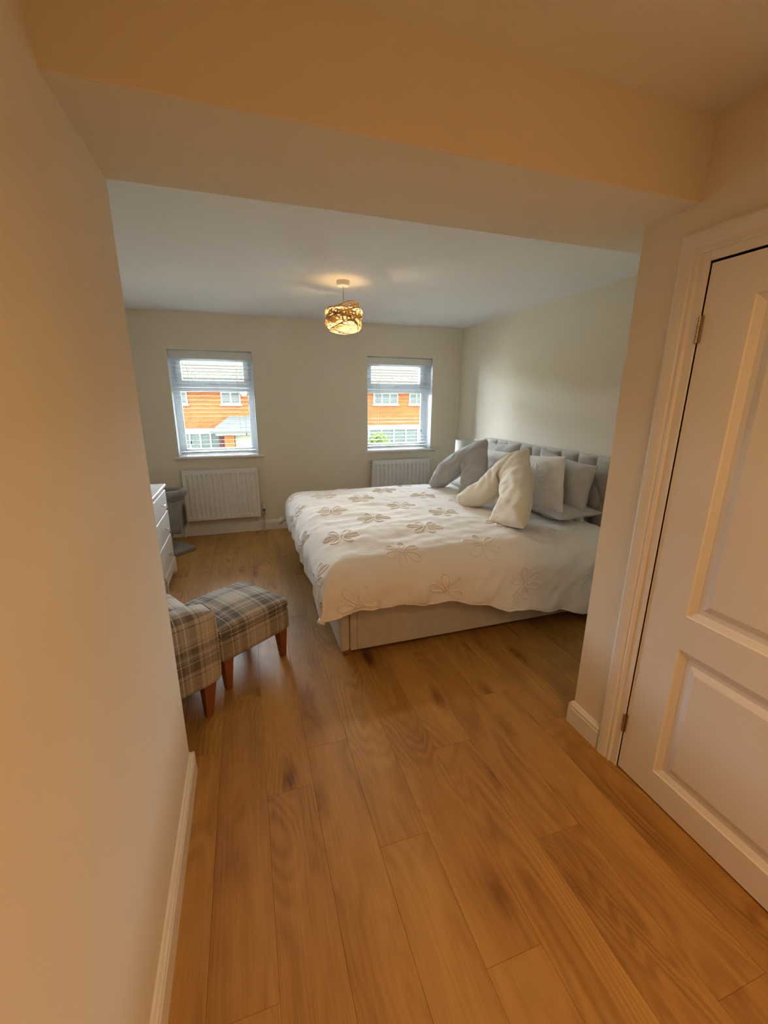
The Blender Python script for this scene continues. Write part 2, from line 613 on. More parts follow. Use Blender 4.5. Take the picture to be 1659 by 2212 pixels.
ceiling = MB().box(XL - 0.4, XR + 0.4, HB - 0.3, YF + WT, ZC, ZC + 0.3).build('ceiling', CEIL)
struct(ceiling, 'white painted ceiling over hall and bedroom', 'ceiling')
beam = MB().box(HL - 0.02, XR + 0.02, 1.160, 1.603, 2.168, ZC + 0.02).build('trim_1', WALL, bevel=0.004)
struct(beam, 'boxed plaster beam crossing the ceiling where the hall meets the bedroom', 'beam')

# far wall with two window openings
b = MB()
xs = [XL - 0.3, W1[0], W1[1], W2[0], W2[1], XR + 0.3]
b.box(xs[0], xs[1], YF, YF + WT, -0.14, ZC)
b.box(xs[2], xs[3], YF, YF + WT, -0.14, ZC)
b.box(xs[4], xs[5], YF, YF + WT, -0.14, ZC)
for (a, c) in (W1, W2):
    b.box(a, c, YF, YF + WT, -0.14, WZ[0])
    b.box(a, c, YF, YF + WT, WZ[1], ZC)
struct(b.build('wall_far', WALL), 'beige bedroom wall pierced by two windows', 'wall')
struct(MB().box(XR, XR + 0.3, REND - 0.1, YF + 0.05, -0.14, ZC).build('wall_right', WALL), 'cream bedroom wall behind the headboard', 'wall')
struct(MB().box(XL - 0.3, XL, LEND - 0.3, YF + 0.05, -0.14, ZC).build('wall_left', WALL), 'bedroom wall behind the white chest of drawers', 'wall')
# hall left wall, an L: hall face and the bedroom's near face
b = MB()
b.box(HL - 0.14, HL, HB, LEND, 0.0, ZC)
b.box(XL - 0.3, HL - 0.14, LEND - 0.14, LEND, 0.0, ZC)
struct(b.build('wall_hall_left', WALL, bevel=0.005), 'plain beige hall wall in the left foreground', 'wall')
# hall right wall with the door opening
DY0, DY1, DZ = 0.326, 1.092, 1.985
b = MB()
b.box(HR, HR + 0.12, DY1, REND, 0.0, ZC)
b.box(HR, HR + 0.12, DY0, DY1, DZ, ZC)
b.box(HR, HR + 0.12, HB, DY0, 0.0, ZC)
b.box(HR + 0.12, XR + 0.1, REND - 0.12, REND, 0.0, ZC)
struct(b.build('wall_hall_right', WALL, merge=True), 'beige hall wall stub carrying the white panel door', 'wall')
struct(MB().box(HR + 0.13, HR + 0.16, DY0 - 0.1, DY1 + 0.1, -0.1, ZC).build('wall_closet', plain('closet_dark', (0.2, 0.17, 0.14), 0.9)), 'dark closet back behind the panel door', 'wall')
struct(MB().box(HL - 0.3, HR + 0.3, HB - 0.1, HB, -0.14, ZC).build('wall_back', WALL), 'hall end wall behind the photographer', 'wall')

# skirting boards: profile (distance from wall, height)
SK = [(0, 0), (0.018, 0), (0.018, 0.086), (0.0145, 0.090), (0.0145, 0.094), (0.017, 0.098), (0.016, 0.105), (0.010, 0.112), (0.007, 0.119), (0, 0.120)]
def skirt(name, axis, wall, sgn, a, c, label):
    poly = [(wall + sgn * d, z) for d, z in SK]
    o = MB().prism(poly, axis, a, c).build(name, GLOSS, merge=True)
    return struct(o, label, 'skirting board')
skirt('baseboard_far', 'x', YF, -1, XL, XR, 'white skirting board under the two windows')
skirt('baseboard_hall_left', 'y', HL, 1, HB, LEND, 'white skirting board along the left hall wall')
skirt('baseboard_hall_right', 'y', HR, -1, 1.196, REND, 'short white skirting board between door frame and wall end')
skirt('baseboard_right', 'y', XR, -1, REND, YF, 'white skirting board behind the bed')
skirt('baseboard_left', 'y', XL, 1, LEND, YF, 'white skirting board behind the chest of drawers')
# returns round the wall ends
skirt('baseboard_return_left', 'x', LEND, 1, XL, HL + 0.018, 'white skirting board returning round the left wall end')
skirt('baseboard_return_right', 'x', REND, 1, HR - 0.018, XR, 'white skirting board returning round the right wall end')

# door
dr = empty('door_1', (HR, 0, 0))
struct(dr, 'white two-panel door with steel hinges on the right', 'door')
LX = 0.002                                # leaf face relative to wall face
def door_leaf():
    y0, y1 = DY0 + 0.003, DY1 - 0.004
    z0, z1 = 0.008, 1.978
    px0, px1 = y0 + 0.147, y1 - 0.147
    panels = [(0.126, 0.682), (0.812, 1.862)]
    b = MB()
    t = 0.036
    b.box(LX, LX + t, y0, px0, z0, z1)
    b.box(LX, LX + t, px1, y1, z0, z1)
    zz = [z0, panels[0][0], panels[0][1], panels[1][0], panels[1][1], z1]
    for a, c in ((zz[0], zz[1]), (zz[2], zz[3]), (zz[4], zz[5])):
        b.box(LX, LX + t, px0, px1, a, c)
    leaf = b.build('door_leaf', GLOSS, dr, merge=True)
    for (za, zb) in panels:
        # moulded panel: steps (inset, depth)
        st = [(0.0, 0.0), (0.004, 0.004), (0.022, 0.011), (0.026, 0.013), (0.044, 0.013), (0.050, 0.010), (0.066, 0.004), (0.070, 0.003)]
        m = MB()
        for ins, dep in st:
            x = LX + dep
            m.v += [(x, px0 + ins, za + ins), (x, px1 - ins, za + ins), (x, px1 - ins, zb - ins), (x, px0 + ins, zb - ins)]
        for k in range(len(st) - 1):
            for j in range(4):
                j2 = (j + 1) % 4
                a = k * 4
                m.f.append((a + j, a + 4 + j, a + 4 + j2, a + j2))
        a = (len(st) - 1) * 4
        m.f.append((a, a + 3, a + 2, a + 1))
        m.build('door_panel', GLOSS, dr)
    # hinges
    for zc in (1.783, 0.232):
        h = MB()
        for k in range(5):
            z = zc - 0.042 + k * 0.0168
            h.lathe([(0.0062, 0.0), (0.0062, 0.0158)], (-0.006, DY1 - 0.001, z), 10)
        h.box(-0.0035, 0.003, DY1 - 0.012, DY1 + 0.010, zc - 0.042, zc + 0.042)
        hn = h.build('hinge', BRASSY, dr)
        hn['label'] = 'brushed steel hinge'
door_leaf()
# architrave mitred round the opening
AP = [(0.0, -0.002), (0.0, 0.010), (0.006, 0.014), (0.020, 0.012), (0.024, 0.016), (0.045, 0.019), (0.060, 0.020), (0.068, 0.017), (0.070, -0.002)]
m = MB()
oy1, oz = DY1 + 0.030, DZ + 0.028
oy0 = DY0 - 0.030
for (d, hgt) in AP:
    x = HR - hgt
    m.v += [(x, oy1 + d, 0.0), (x, oy1 + d, oz + d), (x, oy0 - d, oz + d), (x, oy0 - d, 0.0)]
for k in range(len(AP) - 1):
    for j in range(3):
        a = k * 4
        m.f.append((a + j, a + j + 1, a + 5 + j, a + 4 + j))
struct(m.build('trim_2', GLOSS, merge=True), 'white moulded architrave round the panel door', 'door frame')
# door lining between architrave and leaf
m = MB()
m.box(HR - 0.006, HR + 0.11, DY1, DY1 + 0.034, 0, DZ + 0.03)
m.box(HR - 0.006, HR + 0.11, DY0 - 0.034, DY0, 0, DZ + 0.03)
m.box(HR - 0.006, HR + 0.11, DY0, DY1, DZ, DZ + 0.03)
m.build('door_lining', GLOSS, dr, bevel=0.002).location = (-HR, 0, 0)

# ---------------------------------------------------------------- windows
def window(idx, x0, x1, label, handle_x):
    z0, z1 = WZ
    yf = 5.275
    w = empty('window_%d' % idx, ((x0 + x1) / 2, yf, z0))
    struct(w, label, 'window')
    ox, oy, oz = (x0 + x1) / 2, yf, z0
    L, Rr = x0 - ox, x1 - ox
    H = z1 - z0
    zt = 1.665 - oz          # transom centre
    fw = 0.055
    f = MB()
    f.box(L, L + fw, 0, 0.07, 0.0, H)
    f.box(Rr - fw, Rr, 0, 0.07, 0.0, H)
    f.box(L + fw, Rr - fw, 0, 0.07, 0.0, 0.052)
    f.box(L + fw, Rr - fw, 0, 0.07, H - 0.05, H)
    f.box(L + fw, Rr - fw, 0, 0.07, zt - 0.03, zt + 0.022)
    f.build('frame', UPVC, w, bevel=0.004)
    # opening top light
    s = MB()
    a, c = L + fw - 0.012, Rr - fw + 0.012
    za, zb = zt + 0.012, H - 0.042
    sw = 0.058
    s.box(a, a + sw, -0.018, 0.05, za, zb)
    s.box(c - sw, c, -0.018, 0.05, za, zb)
    s.box(a + sw, c - sw, -0.018, 0.05, za, za + sw)
    s.box(a + sw, c - sw, -0.018, 0.05, zb - sw, zb)
    sash = s.build('top_sash', UPVC, w, bevel=0.005)
    MB().box(a + sw - 0.004, c - sw + 0.004, 0.024, 0.030, za + sw - 0.004, zb - sw + 0.004).build('pane', GLASS, sash)
    hd = MB()
    hx = handle_x - ox
    hd.box(hx - 0.035, hx + 0.035, -0.032, -0.018, za + 0.016, za + 0.040)
    hd.box(hx - 0.012, hx + 0.075, -0.048, -0.034, za + 0.018, za + 0.034)
    hd.box(hx - 0.012, hx + 0.012, -0.048, -0.030, za + 0.018, za + 0.034)
    hd.build('handle', UPVC, sash, bevel=0.003)
    bd = MB()
    zb2 = zt - 0.03
    for (p, q, r_, t_) in ((L + fw, L + fw + 0.012, 0.052, zb2), (Rr - fw - 0.012, Rr - fw, 0.052, zb2), (L + fw, Rr - fw, 0.052, 0.064), (L + fw, Rr - fw, zb2 - 0.012, zb2)):
        bd.box(p, q, 0.012, 0.04, r_, t_)
    bd.build('glazing_bead', UPVC, w, bevel=0.002)
    MB().box(L + fw, Rr - fw, 0.026, 0.032, 0.052, zb2).build('pane', GLASS, w)
    # window board
    sill = MB()
    sill.box(L, Rr, YF - oy - 0.002, 0.0, -0.022, 0.004)
    sill.box(L - 0.05, Rr + 0.055, YF - oy - 0.045, YF - oy, -0.022, 0.004)
    sill.build('sill', GLOSS, w, merge=True, bevel=0.006)
    # white painted reveal linings
    rv = MB()
    rv.box(L, L + 0.003, YF - oy + 0.004, 0.0, 0.004, H)
    rv.box(Rr - 0.003, Rr, YF - oy + 0.004, 0.0, 0.004, H)
    rv.build('reveal', UPVC, w)
    return w
window(1, W1[0], W1[1], 'white plastic window above the left radiator', -0.29)
window(2, W2[0], W2[1], 'white plastic window nearer the bed', 1.90)

def blind(x0, x1, label, tilt):
    yb = 5.165
    o = empty('venetian_blind', ((x0 + x1) / 2, yb, WZ[0]))
    tag(o, label, 'blind', 'venetian blinds in the two windows')
    hw = (x1 - x0) / 2
    H = WZ[1] - WZ[0]
    MB().box(-hw + 0.008, hw - 0.008, -0.038, -0.028, H - 0.088, H - 0.012).build('valance', BLIND, o, bevel=0.003)
    MB().box(-hw + 0.012, hw - 0.012, -0.027, 0.027, H - 0.062, H - 0.010).build('head_rail', BLIND, o)
    sw = hw - 0.022
    first = None
    n = 22
    z0, z1 = 0.085, H - 0.115
    for k in range(n):
        z = z0 + (z1 - z0) * k / (n - 1)
        if first is None:
            m = MB()
            pr = [(-0.025, -0.0011), (0.025, -0.0011), (0.025, 0.0011), (-0.025, 0.0011)]
            m.prism(pr, 'x', -sw, sw)
            first = m.build('slat', BLIND, o, loc=(0, 0, z))
            first.rotation_euler = (-math.radians(tilt), 0, 0)
        else:
            copy_part(first, o, (0, 0, z))
    MB().box(-sw, sw, -0.025, 0.025, 0.030, 0.050).build('bottom_rail', BLIND, o, bevel=0.004)
    for sx in (-0.62, 0.62):
        for yy in (-0.027, 0.027):
            MB().tube([(sw * sx, yy, 0.04), (sw * sx, yy, H - 0.06)], 0.0009, 5).build('ladder_cord', CORDM, o)
    for sx, zz in ((-0.72, 0.16), (0.76, 0.24)):
        c = MB().tube([(sw * sx, -0.034, zz), (sw * sx, -0.034, H - 0.06)], 0.0009, 5).build('pull_cord', CORDM, o)
        MB().lathe([(0.002, 0.03), (0.005, 0.022), (0.0065, 0.0), (0.002, -0.002)], (sw * sx, -0.034, zz - 0.02), 8).build('tassel', DARKP, c)
    return o
blind(W1[0], W1[1], 'white venetian blind with open slats in the window above the fully visible radiator', 4.5)
blind(W2[0], W2[1], 'white venetian blind with open slats in the window nearest the bed', 2.0)

# ---------------------------------------------------------------- radiators
def radiator(x0, x1, z0, z1, label, nfl, valve_right=True):
    yfr = 4.998
    o = empty('radiator', ((x0 + x1) / 2, YF - 0.002, 0.0))
    tag(o, label, 'radiator', 'panel radiators under the windows')
    W = x1 - x0; ox = (x0 + x1) / 2
    fy = yfr - YF
    L = -W / 2
    b = MB()
    pitch = (W - 0.03) / nfl
    nx, nz = nfl * 10, 40
    def fn(u, v):
        x = L + 0.015 + u * (W - 0.03)
        z = z0 + 0.012 + v * (z1 - z0 - 0.024)
        ph = ((x - (L + 0.015)) / pitch) % 1.0
        g = max(0.0, min(1.0, (abs(ph - 0.5) - 0.13) / 0.16))
        g = 1 - g * g * (3 - 2 * g)                      # 1 in the groove
        da = min(z - (z0 + 0.035), (z1 - 0.052) - z)
        e = max(0.0, min(1.0, da / 0.012))
        return (x, fy + 0.015 * g * e, z)
    b.grid(fn, nx, nz)
    # rolled rim
    b.box(L, L + 0.016, fy + 0.001, fy + 0.018, z0, z1)
    b.box(-L - 0.016, -L, fy + 0.001, fy + 0.018, z0, z1)
    b.box(L + 0.016, -L - 0.016, fy + 0.001, fy + 0.018, z0, z0 + 0.014)
    b.box(L + 0.016, -L - 0.016, fy + 0.001, fy + 0.018, z1 - 0.014, z1)
    b.box(L + 0.016, -L - 0.016, fy + 0.018, fy + 0.020, z0 + 0.014, z1 - 0.014)
    b.build('front_panel', RADM, o, smooth=False)
    g = MB()
    for yy in (fy + 0.020, -0.034):
        g.box(L, -L, yy, yy + 0.003, z1 - 0.005, z1 + 0.001)
    n = 40
    for k in range(n):
        x = L + 0.01 + (W - 0.02) * k / (n - 1)
        g.box(x - 0.002, x + 0.002, fy + 0.023, -0.034, z1 - 0.004, z1)
    g.build('top_grille', RADM, o)['kind'] = 'stuff'
    for s in (-1, 1):
        MB().box(s * W / 2 - 0.002, s * W / 2 + 0.002, fy + 0.016, -0.03, z0 + 0.01, z1).build('side_panel', RADM, o)
    MB().box(L + 0.02, -L - 0.02, -0.036, -0.022, z0 + 0.01, z1 - 0.01).build('rear_panel', RADM, o)
    MB().box(L + 0.1, L + 0.13, -0.024, 0.0, z0 + 0.05, z1 - 0.08).build('bracket', RADM, o)
    MB().box(-L - 0.13, -L - 0.1, -0.024, 0.0, z0 + 0.05, z1 - 0.08).build('bracket', RADM, o)
    # bleed plug
    MB().tube([(-L, fy + 0.03, z1 - 0.03), (-L + 0.014, fy + 0.03, z1 - 0.03)], 0.008, 10).build('bleed_plug', CHROME, o)
    # valves
    for s, big in ((1, valve_right), (-1, not valve_right)):
        vx = s * (W / 2 + 0.042)
        yv = -0.045
        v = MB()
        v.tube([(s * W / 2, yv, z0 + 0.035), (vx, yv, z0 + 0.035)], 0.010, 12)
        v.lathe([(0.012, -0.025), (0.014, -0.01), (0.014, 0.022), (0.010, 0.03)], (vx, yv, z0 + 0.035), 14)
        vb = v.build('valve', CHROME, o)
        if big:
            MB().lathe([(0.012, 0.0), (0.017, 0.006), (0.0175, 0.05), (0.015, 0.058), (0.006, 0.060)], (vx, yv, z0 + 0.072), 16).build('valve_head', UPVC, vb, smooth=False)
            MB().lathe([(0.0178, 0.0), (0.0178, 0.010)], (vx, yv, z0 + 0.064), 16).build('valve_collar', DARKP, vb)
        else:
            MB().lathe([(0.010, 0.0), (0.013, 0.004), (0.012, 0.03), (0.004, 0.032)], (vx, yv, z0 + 0.066), 14).build('valve_head', UPVC, vb)
        MB().tube([(vx, yv, z0 + 0.012), (vx, yv, 0.001)], 0.0075, 10).build('pipe', UPVC, o)
    return o
radiator(-0.697, 0.104, 0.197, 0.776, 'white fluted panel radiator under the left window, fully in view', 15)
radiator(1.487, 2.268, 0.215, 0.800, 'white fluted panel radiator partly hidden behind the bed', 14)

# ---------------------------------------------------------------- bed
BX0, BX1, BY0, BY1 = 0.455, 2.585, 2.22, 4.215
bed = empty('bed', (BX0, BY0, 0))
tag(bed, 'grey upholstered double bed frame with buttoned headboard', 'bed')
def bp(b, name, mat, **kw):
    o = b.build(name, mat, bed, **kw)
    o.location = (-BX0, -BY0, 0)
    return o
BT = 0.385
m = MB(); soft = 0.018
bp(MB().box(BX0, BX0 + 0.06, BY0, BY1, 0.045, BT), 'footboard', UPH, bevel=0.02, seg=4)
bp(MB().box(BX0 + 0.0615, BX1, BY0, BY0 + 0.06, 0.045, BT), 'side_rail', UPH, bevel=0.012, seg=3)
bp(MB().box(BX0 + 0.0615, BX1, BY1 - 0.06, BY1, 0.045, BT), 'side_rail', UPH, bevel=0.012, seg=3)
# corner post piece with a stitched seam on the near side
bp(MB().box(BX0 + 0.105, BX0 + 0.108, BY0 - 0.0015, BY0 + 0.01, 0.05, BT - 0.01), 'seam', plain('seam_thread', (0.22, 0.20, 0.17), 0.9))
bp(MB().box(BX0 + 0.06, BX1, BY0 + 0.06, BY1 - 0.06, 0.30, 0.345), 'slat_base', LEGW)
bp(MB().box(BX0 + 0.065, BX1 - 0.01, BY0 + 0.075, BY1 - 0.075, 0.345, 0.565), 'mattress', WHITEP, bevel=0.05, seg=4)
for (x, y) in ((BX0 + 0.05, BY0 + 0.06), (BX0 + 0.05, BY1 - 0.06), (BX1 - 0.1, BY0 + 0.06), (BX1 - 0.1, BY1 - 0.06)):
    bp(MB().hexa([(x - 0.028, y - 0.028, 0), (x + 0.028, y - 0.028, 0), (x + 0.028, y + 0.028, 0), (x - 0.028, y + 0.028, 0)],
                 [(x - 0.035, y - 0.035, 0.05), (x + 0.035, y - 0.035, 0.05), (x + 0.035, y + 0.035, 0.05), (x - 0.035, y + 0.035, 0.05)]), 'foot', LEGW)
# buttoned headboard
HBT = 1.132
SP = 0.198; PH = 2.56; VR = 0.175; Z1 = 0.965          # top button row height
# lattice so that every top-row pleat meets a button: use half spacing for the rows below
def hb_h2(y, z):
    a = (y - PH) / SP
    if z >= Z1:
        return 0.030 * abs(math.sin(PI * a)) ** 0.42
    t = (Z1 - z) / VR
    pp = abs(math.sin(PI * (a + t / 2.0))); qq = abs(math.sin(PI * (a - t / 2.0)))
    d = 0.036 * (pp * qq) ** 0.40
    return d
m = MB()
HX = BX1
def hbf(u, v):
    y = BY0 - 0.0 + u * (BY1 - BY0)
    z = 0.20 + v * (HBT - 0.20)
    e = min(1.0, (HBT - z) / 0.03)
    es = min(1.0, min(y - BY0, BY1 - y) / 0.03)
    k = math.sqrt(max(0, 1 - (1 - e) ** 2)) * math.sqrt(max(0, 1 - (1 - es) ** 2))
    return (HX - 0.004 - (hb_h2(y, z) + 0.006) * (0.1 + 0.9 * k) + 0.012, y, z)
m.grid(hbf, 200, 96)
hbp = bp(m, 'headboard', UPH, smooth=True)
m = MB().box(HX + 0.008, XR - 0.022, BY0, BY1, 0.02, HBT - 0.002)
bp(m, 'headboard_back', UPH, bevel=0.008)
btn0 = None
row = 0
z = Z1
while z > 0.6:
    sh = 0.0 if row % 2 == 0 else SP / 2
    y = PH - 3 * SP + sh
    while y < BY1 - 0.03:
        if y > BY0 + 0.03:
            loc = (HX + 0.001, y, z)
            if btn0 is None:
                btn0 = MB().lathe([(0.0005, -0.008), (0.008, -0.006), (0.012, 0.0), (0.008, 0.006), (0.0005, 0.008)], (0, 0, 0), 12).build('button', UPH, hbp, smooth=True, loc=loc)
            else:
                copy_part(btn0, hbp, loc)
        y += SP
    z -= VR
    row += 1

# ---------------------------------------------------------------- duvet
ZT = 0.640
def edge(d, r):
    if d >= 0: return d, 0.0, 0.0
    a = -d / r
    if a < PI / 2: return -r * math.sin(a), r * (1 - math.cos(a)), 0.0
    ex = -d - r * PI / 2
    return -r, r + ex, ex
X0, RX = 0.50, 0.15            # foot arc start
Y0, RY = 2.30, 0.175           # near arc start
Y1 = 4.12                      # far arc start
def sstep(a, b, x):
    t = max(0.0, min(1.0, (x - a) / (b - a)))
    return t * t * (3 - 2 * t)
def near_hem(s):
    return Y0 - (0.355 - 0.11 * math.exp(-((s - 0.10) / 0.13) ** 2) + 0.03 * sstep(0.8, 0.35, s) + 0.27 * sstep(0.75, 2.35, s) ** 0.9 + 0.012 * math.sin(s * 9.0) + 0.008 * math.sin(s * 21))
def foot_hem(t):
    return X0 - (0.345 - 0.07 * math.exp(-((t - 1.93) / 0.13) ** 2) + 0.03 * sstep(2.8, 2.2, t) + 0.01 * math.sin(t * 7))
FAR_HEM = Y1 + 0.40
HEAD_S = 2.44
def duv(s, t, off=0.0):
    dx = s - X0
    hx, drx, ex = edge(dx, RX)
    if t < (Y0 + Y1) / 2:
        hy, dry, ey = edge(t - Y0, RY); y = Y0 + hy; sy = -1
    else:
        hy, dry, ey = edge(Y1 - t, RY); y = Y1 - hy; sy = 1
    x = X0 + hx
    drop = (drx ** 2.6 + dry ** 2.6) ** (1 / 2.6)
    # crown of the filling
    cx = max(0.0, min(1.0, (s - X0 + 0.15) / 0.5)); cy = max(0.0, min(1.0, min(t - Y0 + 0.1, Y1 + 0.1 - t) / 0.45))
    z = ZT - drop + 0.035 * (cx * cy) ** 0.7 - 0.03 * sstep(1.5, 2.44, s) * 0.3
    # corner flare and hem flare
    fl = min(ex, ey)
    x -= 0.35 * fl + 0.10 * ex
    y += sy * (0.30 * fl + 0.10 * ey)
    # roundness of the hanging sides
    bx = math.sin(PI * min(1, drx / 0.34)); by = math.sin(PI * min(1, dry / 0.34))
    x -= 0.018 * max(0, bx)
    y += sy * 0.022 * max(0, by)
    # rumples
    p = Vector((s, t, 0.0))
    n1 = noise.noise(p * 3.1 + Vector((3.3, 1.2, 0)))
    n2 = noise.noise(Vector((s * 4.5 + t * 2.0, t * 11.0 - s * 2.0, 4.0)))
    n3 = noise.noise(Vector((s * 13.0 + 0.7, t * 13.0, 9.0)))
    side_n = sstep(0.02, 0.2, dry); side_f = sstep(0.02, 0.2, drx)
    top = (1 - side_n) * (1 - side_f)
    z += top * (0.014 * n1 + 0.007 * n2 + 0.004 * n3)
    # slanting folds on the near side fanning from the foot corner
    fold = noise.noise(Vector((s * 7.0 - t * 4.0, t * 3.0 + s * 2.2, 2.0)))
    fold2 = noise.noise(Vector((s * 16.0 - t * 11.0, t * 5.0 + s * 4.0, 6.0)))
    y += sy * side_n * (0.028 * fold + 0.016 * fold2 + 0.005 * n3)
    z += side_n * 0.008 * fold
    foldf = noise.noise(Vector((t * 8.0 - s * 3.0, s * 3.0, 7.0)))
    x -= side_f * (0.020 * foldf + 0.006 * n3)
    return Vector((x, y, z))
def duv_n(s, t):
    e = 0.006
    a = duv(s + e, t) - duv(s - e, t); b_ = duv(s, t + e) - duv(s, t - e)
    n = a.cross(b_)
    if n.length < 1e-9: return Vector((0, 0, 1))
    return n.normalized()
duvet = empty('duvet', (1.4, 3.2, ZT - 0.05))
tag(duvet, 'white duvet with tufted daisies spread over the bed', 'duvet')
def to_local(o, root):
    o.location = (-root.location.x, -root.location.y, -root.location.z)
    return o
def duv_uv(u, v):
    # u: foot -> head, v: near -> far
    s_guess = 0.18 + u * (HEAD_S - 0.18)
    t = near_hem(s_guess) + v * (FAR_HEM - near_hem(s_guess))
    sh = foot_hem(t)
    s = sh + u * (HEAD_S - sh)
    return s, t
m = MB()
m.grid(lambda u, v: duv(*duv_uv(u, v)), 170, 170)
dc = m.build('cover', DUVETM, duvet, smooth=True)
to_local(dc, duvet)
sd = dc.modifiers.new('solid', 'SOLIDIFY')
sd.thickness = 0.034; sd.offset = -1.0; sd.use_rim = True
# ragged hem seam
hem = []
for k in range(121):
    u = k / 120
    s, t = duv_uv(u, 0.0)
    hem.append(duv(s, t) - Vector((0, -0.006, 0.0)))
hm = MB().tube(hem, 0.009, 6, radii=[0.009 + 0.003 * noise.noise(Vector((k * 0.9, 0, 0))) for k in range(121)]).build('hem', DUVETM, duvet, smooth=True)
to_local(hm, duvet)

def petal_loop(c, ang, l0, l1, w, n=18):
    pts = []
    for k in range(n):
        a = 2 * PI * k / n
        r = l0 + (l1 - l0) * (0.5 - 0.5 * math.cos(a))
        f = (r - l0) / (l1 - l0)
        lat = w * math.sin(a) * (0.45 + 0.75 * f)
        pts.append((c[0] + r * math.cos(ang) - lat * math.sin(ang), c[1] + r * math.sin(ang) + lat * math.cos(ang)))
    return pts

def flower_on(surf, nrm, root, c, size, rot, name='flower', clip=None, rad=0.0064, n_pet=6, mat=None):
    mat = mat or TUFT
    ring = [(c[0] + 0.014 * size / 0.12 * math.cos(a * PI / 5), c[1] + 0.014 * size / 0.12 * math.sin(a * PI / 5)) for a in range(10)]
    def lift(q, r):
        return surf(*q) + nrm(*q) * (r * -0.15)
    fo = MB().tube([lift(q, rad) for q in ring], rad, 6, closed=True).build(name, mat, root, smooth=True)
    to_local(fo, root)
    for k in range(n_pet):
        a = rot + k * 2 * PI / n_pet + random.uniform(-0.08, 0.08)
        L = size * random.uniform(0.90, 1.08)
        pts = petal_loop(c, a, 0.022 * size / 0.12, L, 0.026 * size / 0.12)
        if clip and not all(clip(q) for q in pts):
            continue
        rr = [rad * random.uniform(0.8, 1.25) for _ in pts]
        po = MB().tube([lift(q, rad) for q in pts], rad, 6, closed=True, radii=rr).build('petal', mat, fo, smooth=True)
    return fo
def clip_duv(q):
    return q[1] > near_hem(q[0]) + 0.004 and q[0] > foot_hem(q[1]) + 0.004 and q[1] < FAR_HEM - 0.01 and q[0] < HEAD_S - 0.01
rows = [(0.53, 1.985), (0.285, 2.30), (0.56, 2.635), (0.285, 2.965), (0.615, 3.285), (0.345, 3.585), (0.665, 3.87), (0.38, 4.18)]
for ri, (sx, ty) in enumerate(rows):
    for k in range(5):
        s = sx + (0.60 if ri > 1 else 0.57) * k + random.uniform(-0.012, 0.012)
        t = ty - 0.015 * k + random.uniform(-0.012, 0.012)
        if s > 2.36 or s < foot_hem(t) + 0.02 or t < near_hem(s) + 0.01:
            continue
        flower_on(duv, duv_n, duvet, (s, t), 0.122, random.uniform(0, PI / 3), clip=clip_duv)

# ---------------------------------------------------------------- pillows
def pillow_fn(C, eh, ev, W, H, T, seed, pinch=0.07, wr=0.010):
    eh = Vector(eh).normalized(); ev = Vector(ev)
    ev = ev.normalized()
    n = eh.cross(ev).normalized()
    C = Vector(C)
    def fn(u, v, side):
        uu = u * (1 - pinch * (1 - v * v)); vv = v * (1 - pinch * (1 - u * u))
        f = max(0.0, (1 - abs(u) ** 2.4) * (1 - abs(v) ** 2.4)) ** 0.55
        q = Vector((u * W * 4, v * H * 4, seed * 3.7 + side))
        rad = math.atan2(v, u)
        w = wr * noise.noise(q * 1.5) * min(1, f * 2) + wr * 0.7 * noise.noise(Vector((rad * 5, (u * u + v * v) * 1.3, seed))) * min(1, f * 3)
        return C + eh * (uu * W / 2) + ev * (vv * H / 2) + n * side * (T / 2 * f + w * (1 if f > 0 else 0) + 0.003)
    return fn, n

def pillow(name, label, mat, C, eh, ev, W, H, T, seed, group=None, pinch=0.07, wr=0.012, flowers=()):
    fn, n = pillow_fn(C, eh, ev, W, H, T, seed, pinch, wr)
    root = empty(name, C)
    tag(root, label, 'pillow', group)
    m = MB(); R_ = 34
    def warp(x): return math.sin((x * 2 - 1) * PI / 2 * 0.999)
    m.grid(lambda a, b: fn(warp(a), warp(b), 1), R_, R_)
    m.grid(lambda a, b: fn(warp(b), warp(a), -1), R_, R_)
    to_local(m.build('cushion_case', mat, root, smooth=True), root)
    # hem edge
    ring = []
    for k in range(20): ring.append(fn(-1 + 2 * k / 20, -1, 0))
    for k in range(20): ring.append(fn(1, -1 + 2 * k / 20, 0))
    for k in range(20): ring.append(fn(1 - 2 * k / 20, 1, 0))
    for k in range(20): ring.append(fn(-1, 1 - 2 * k / 20, 0))
    to_local(MB().tube(ring, 0.0045, 6, closed=True).build('seam', mat, root, smooth=True), root)
    for (fu, fv, sz, side, pr) in flowers:
        surf = lambda a, b: fn(a / (W / 2), b / (H / 2), side)
        nn = n * side
        flower_on(surf, lambda a, b: nn, root, (fu * W / 2, fv * H / 2), sz, pr, rad=0.005,
                  clip=lambda q: abs(q[0]) < W / 2 * 0.93 and abs(q[1]) < H / 2 * 0.93)
    return root

def catmull(pts, t):
    n = len(pts) - 1
    x = max(0.0, min(n - 1e-6, t * n))
    k = int(x); f = x - k
    p0, p1, p2, p3 = pts[max(k - 1, 0)], pts[k], pts[k + 1], pts[min(k + 2, n)]
    return 0.5 * ((2 * p1) + (p2 - p0) * f + (2 * p0 - 5 * p1 + 4 * p2 - p3) * f * f + (3 * p1 - p0 - 3 * p2 + p3) * f * f * f)

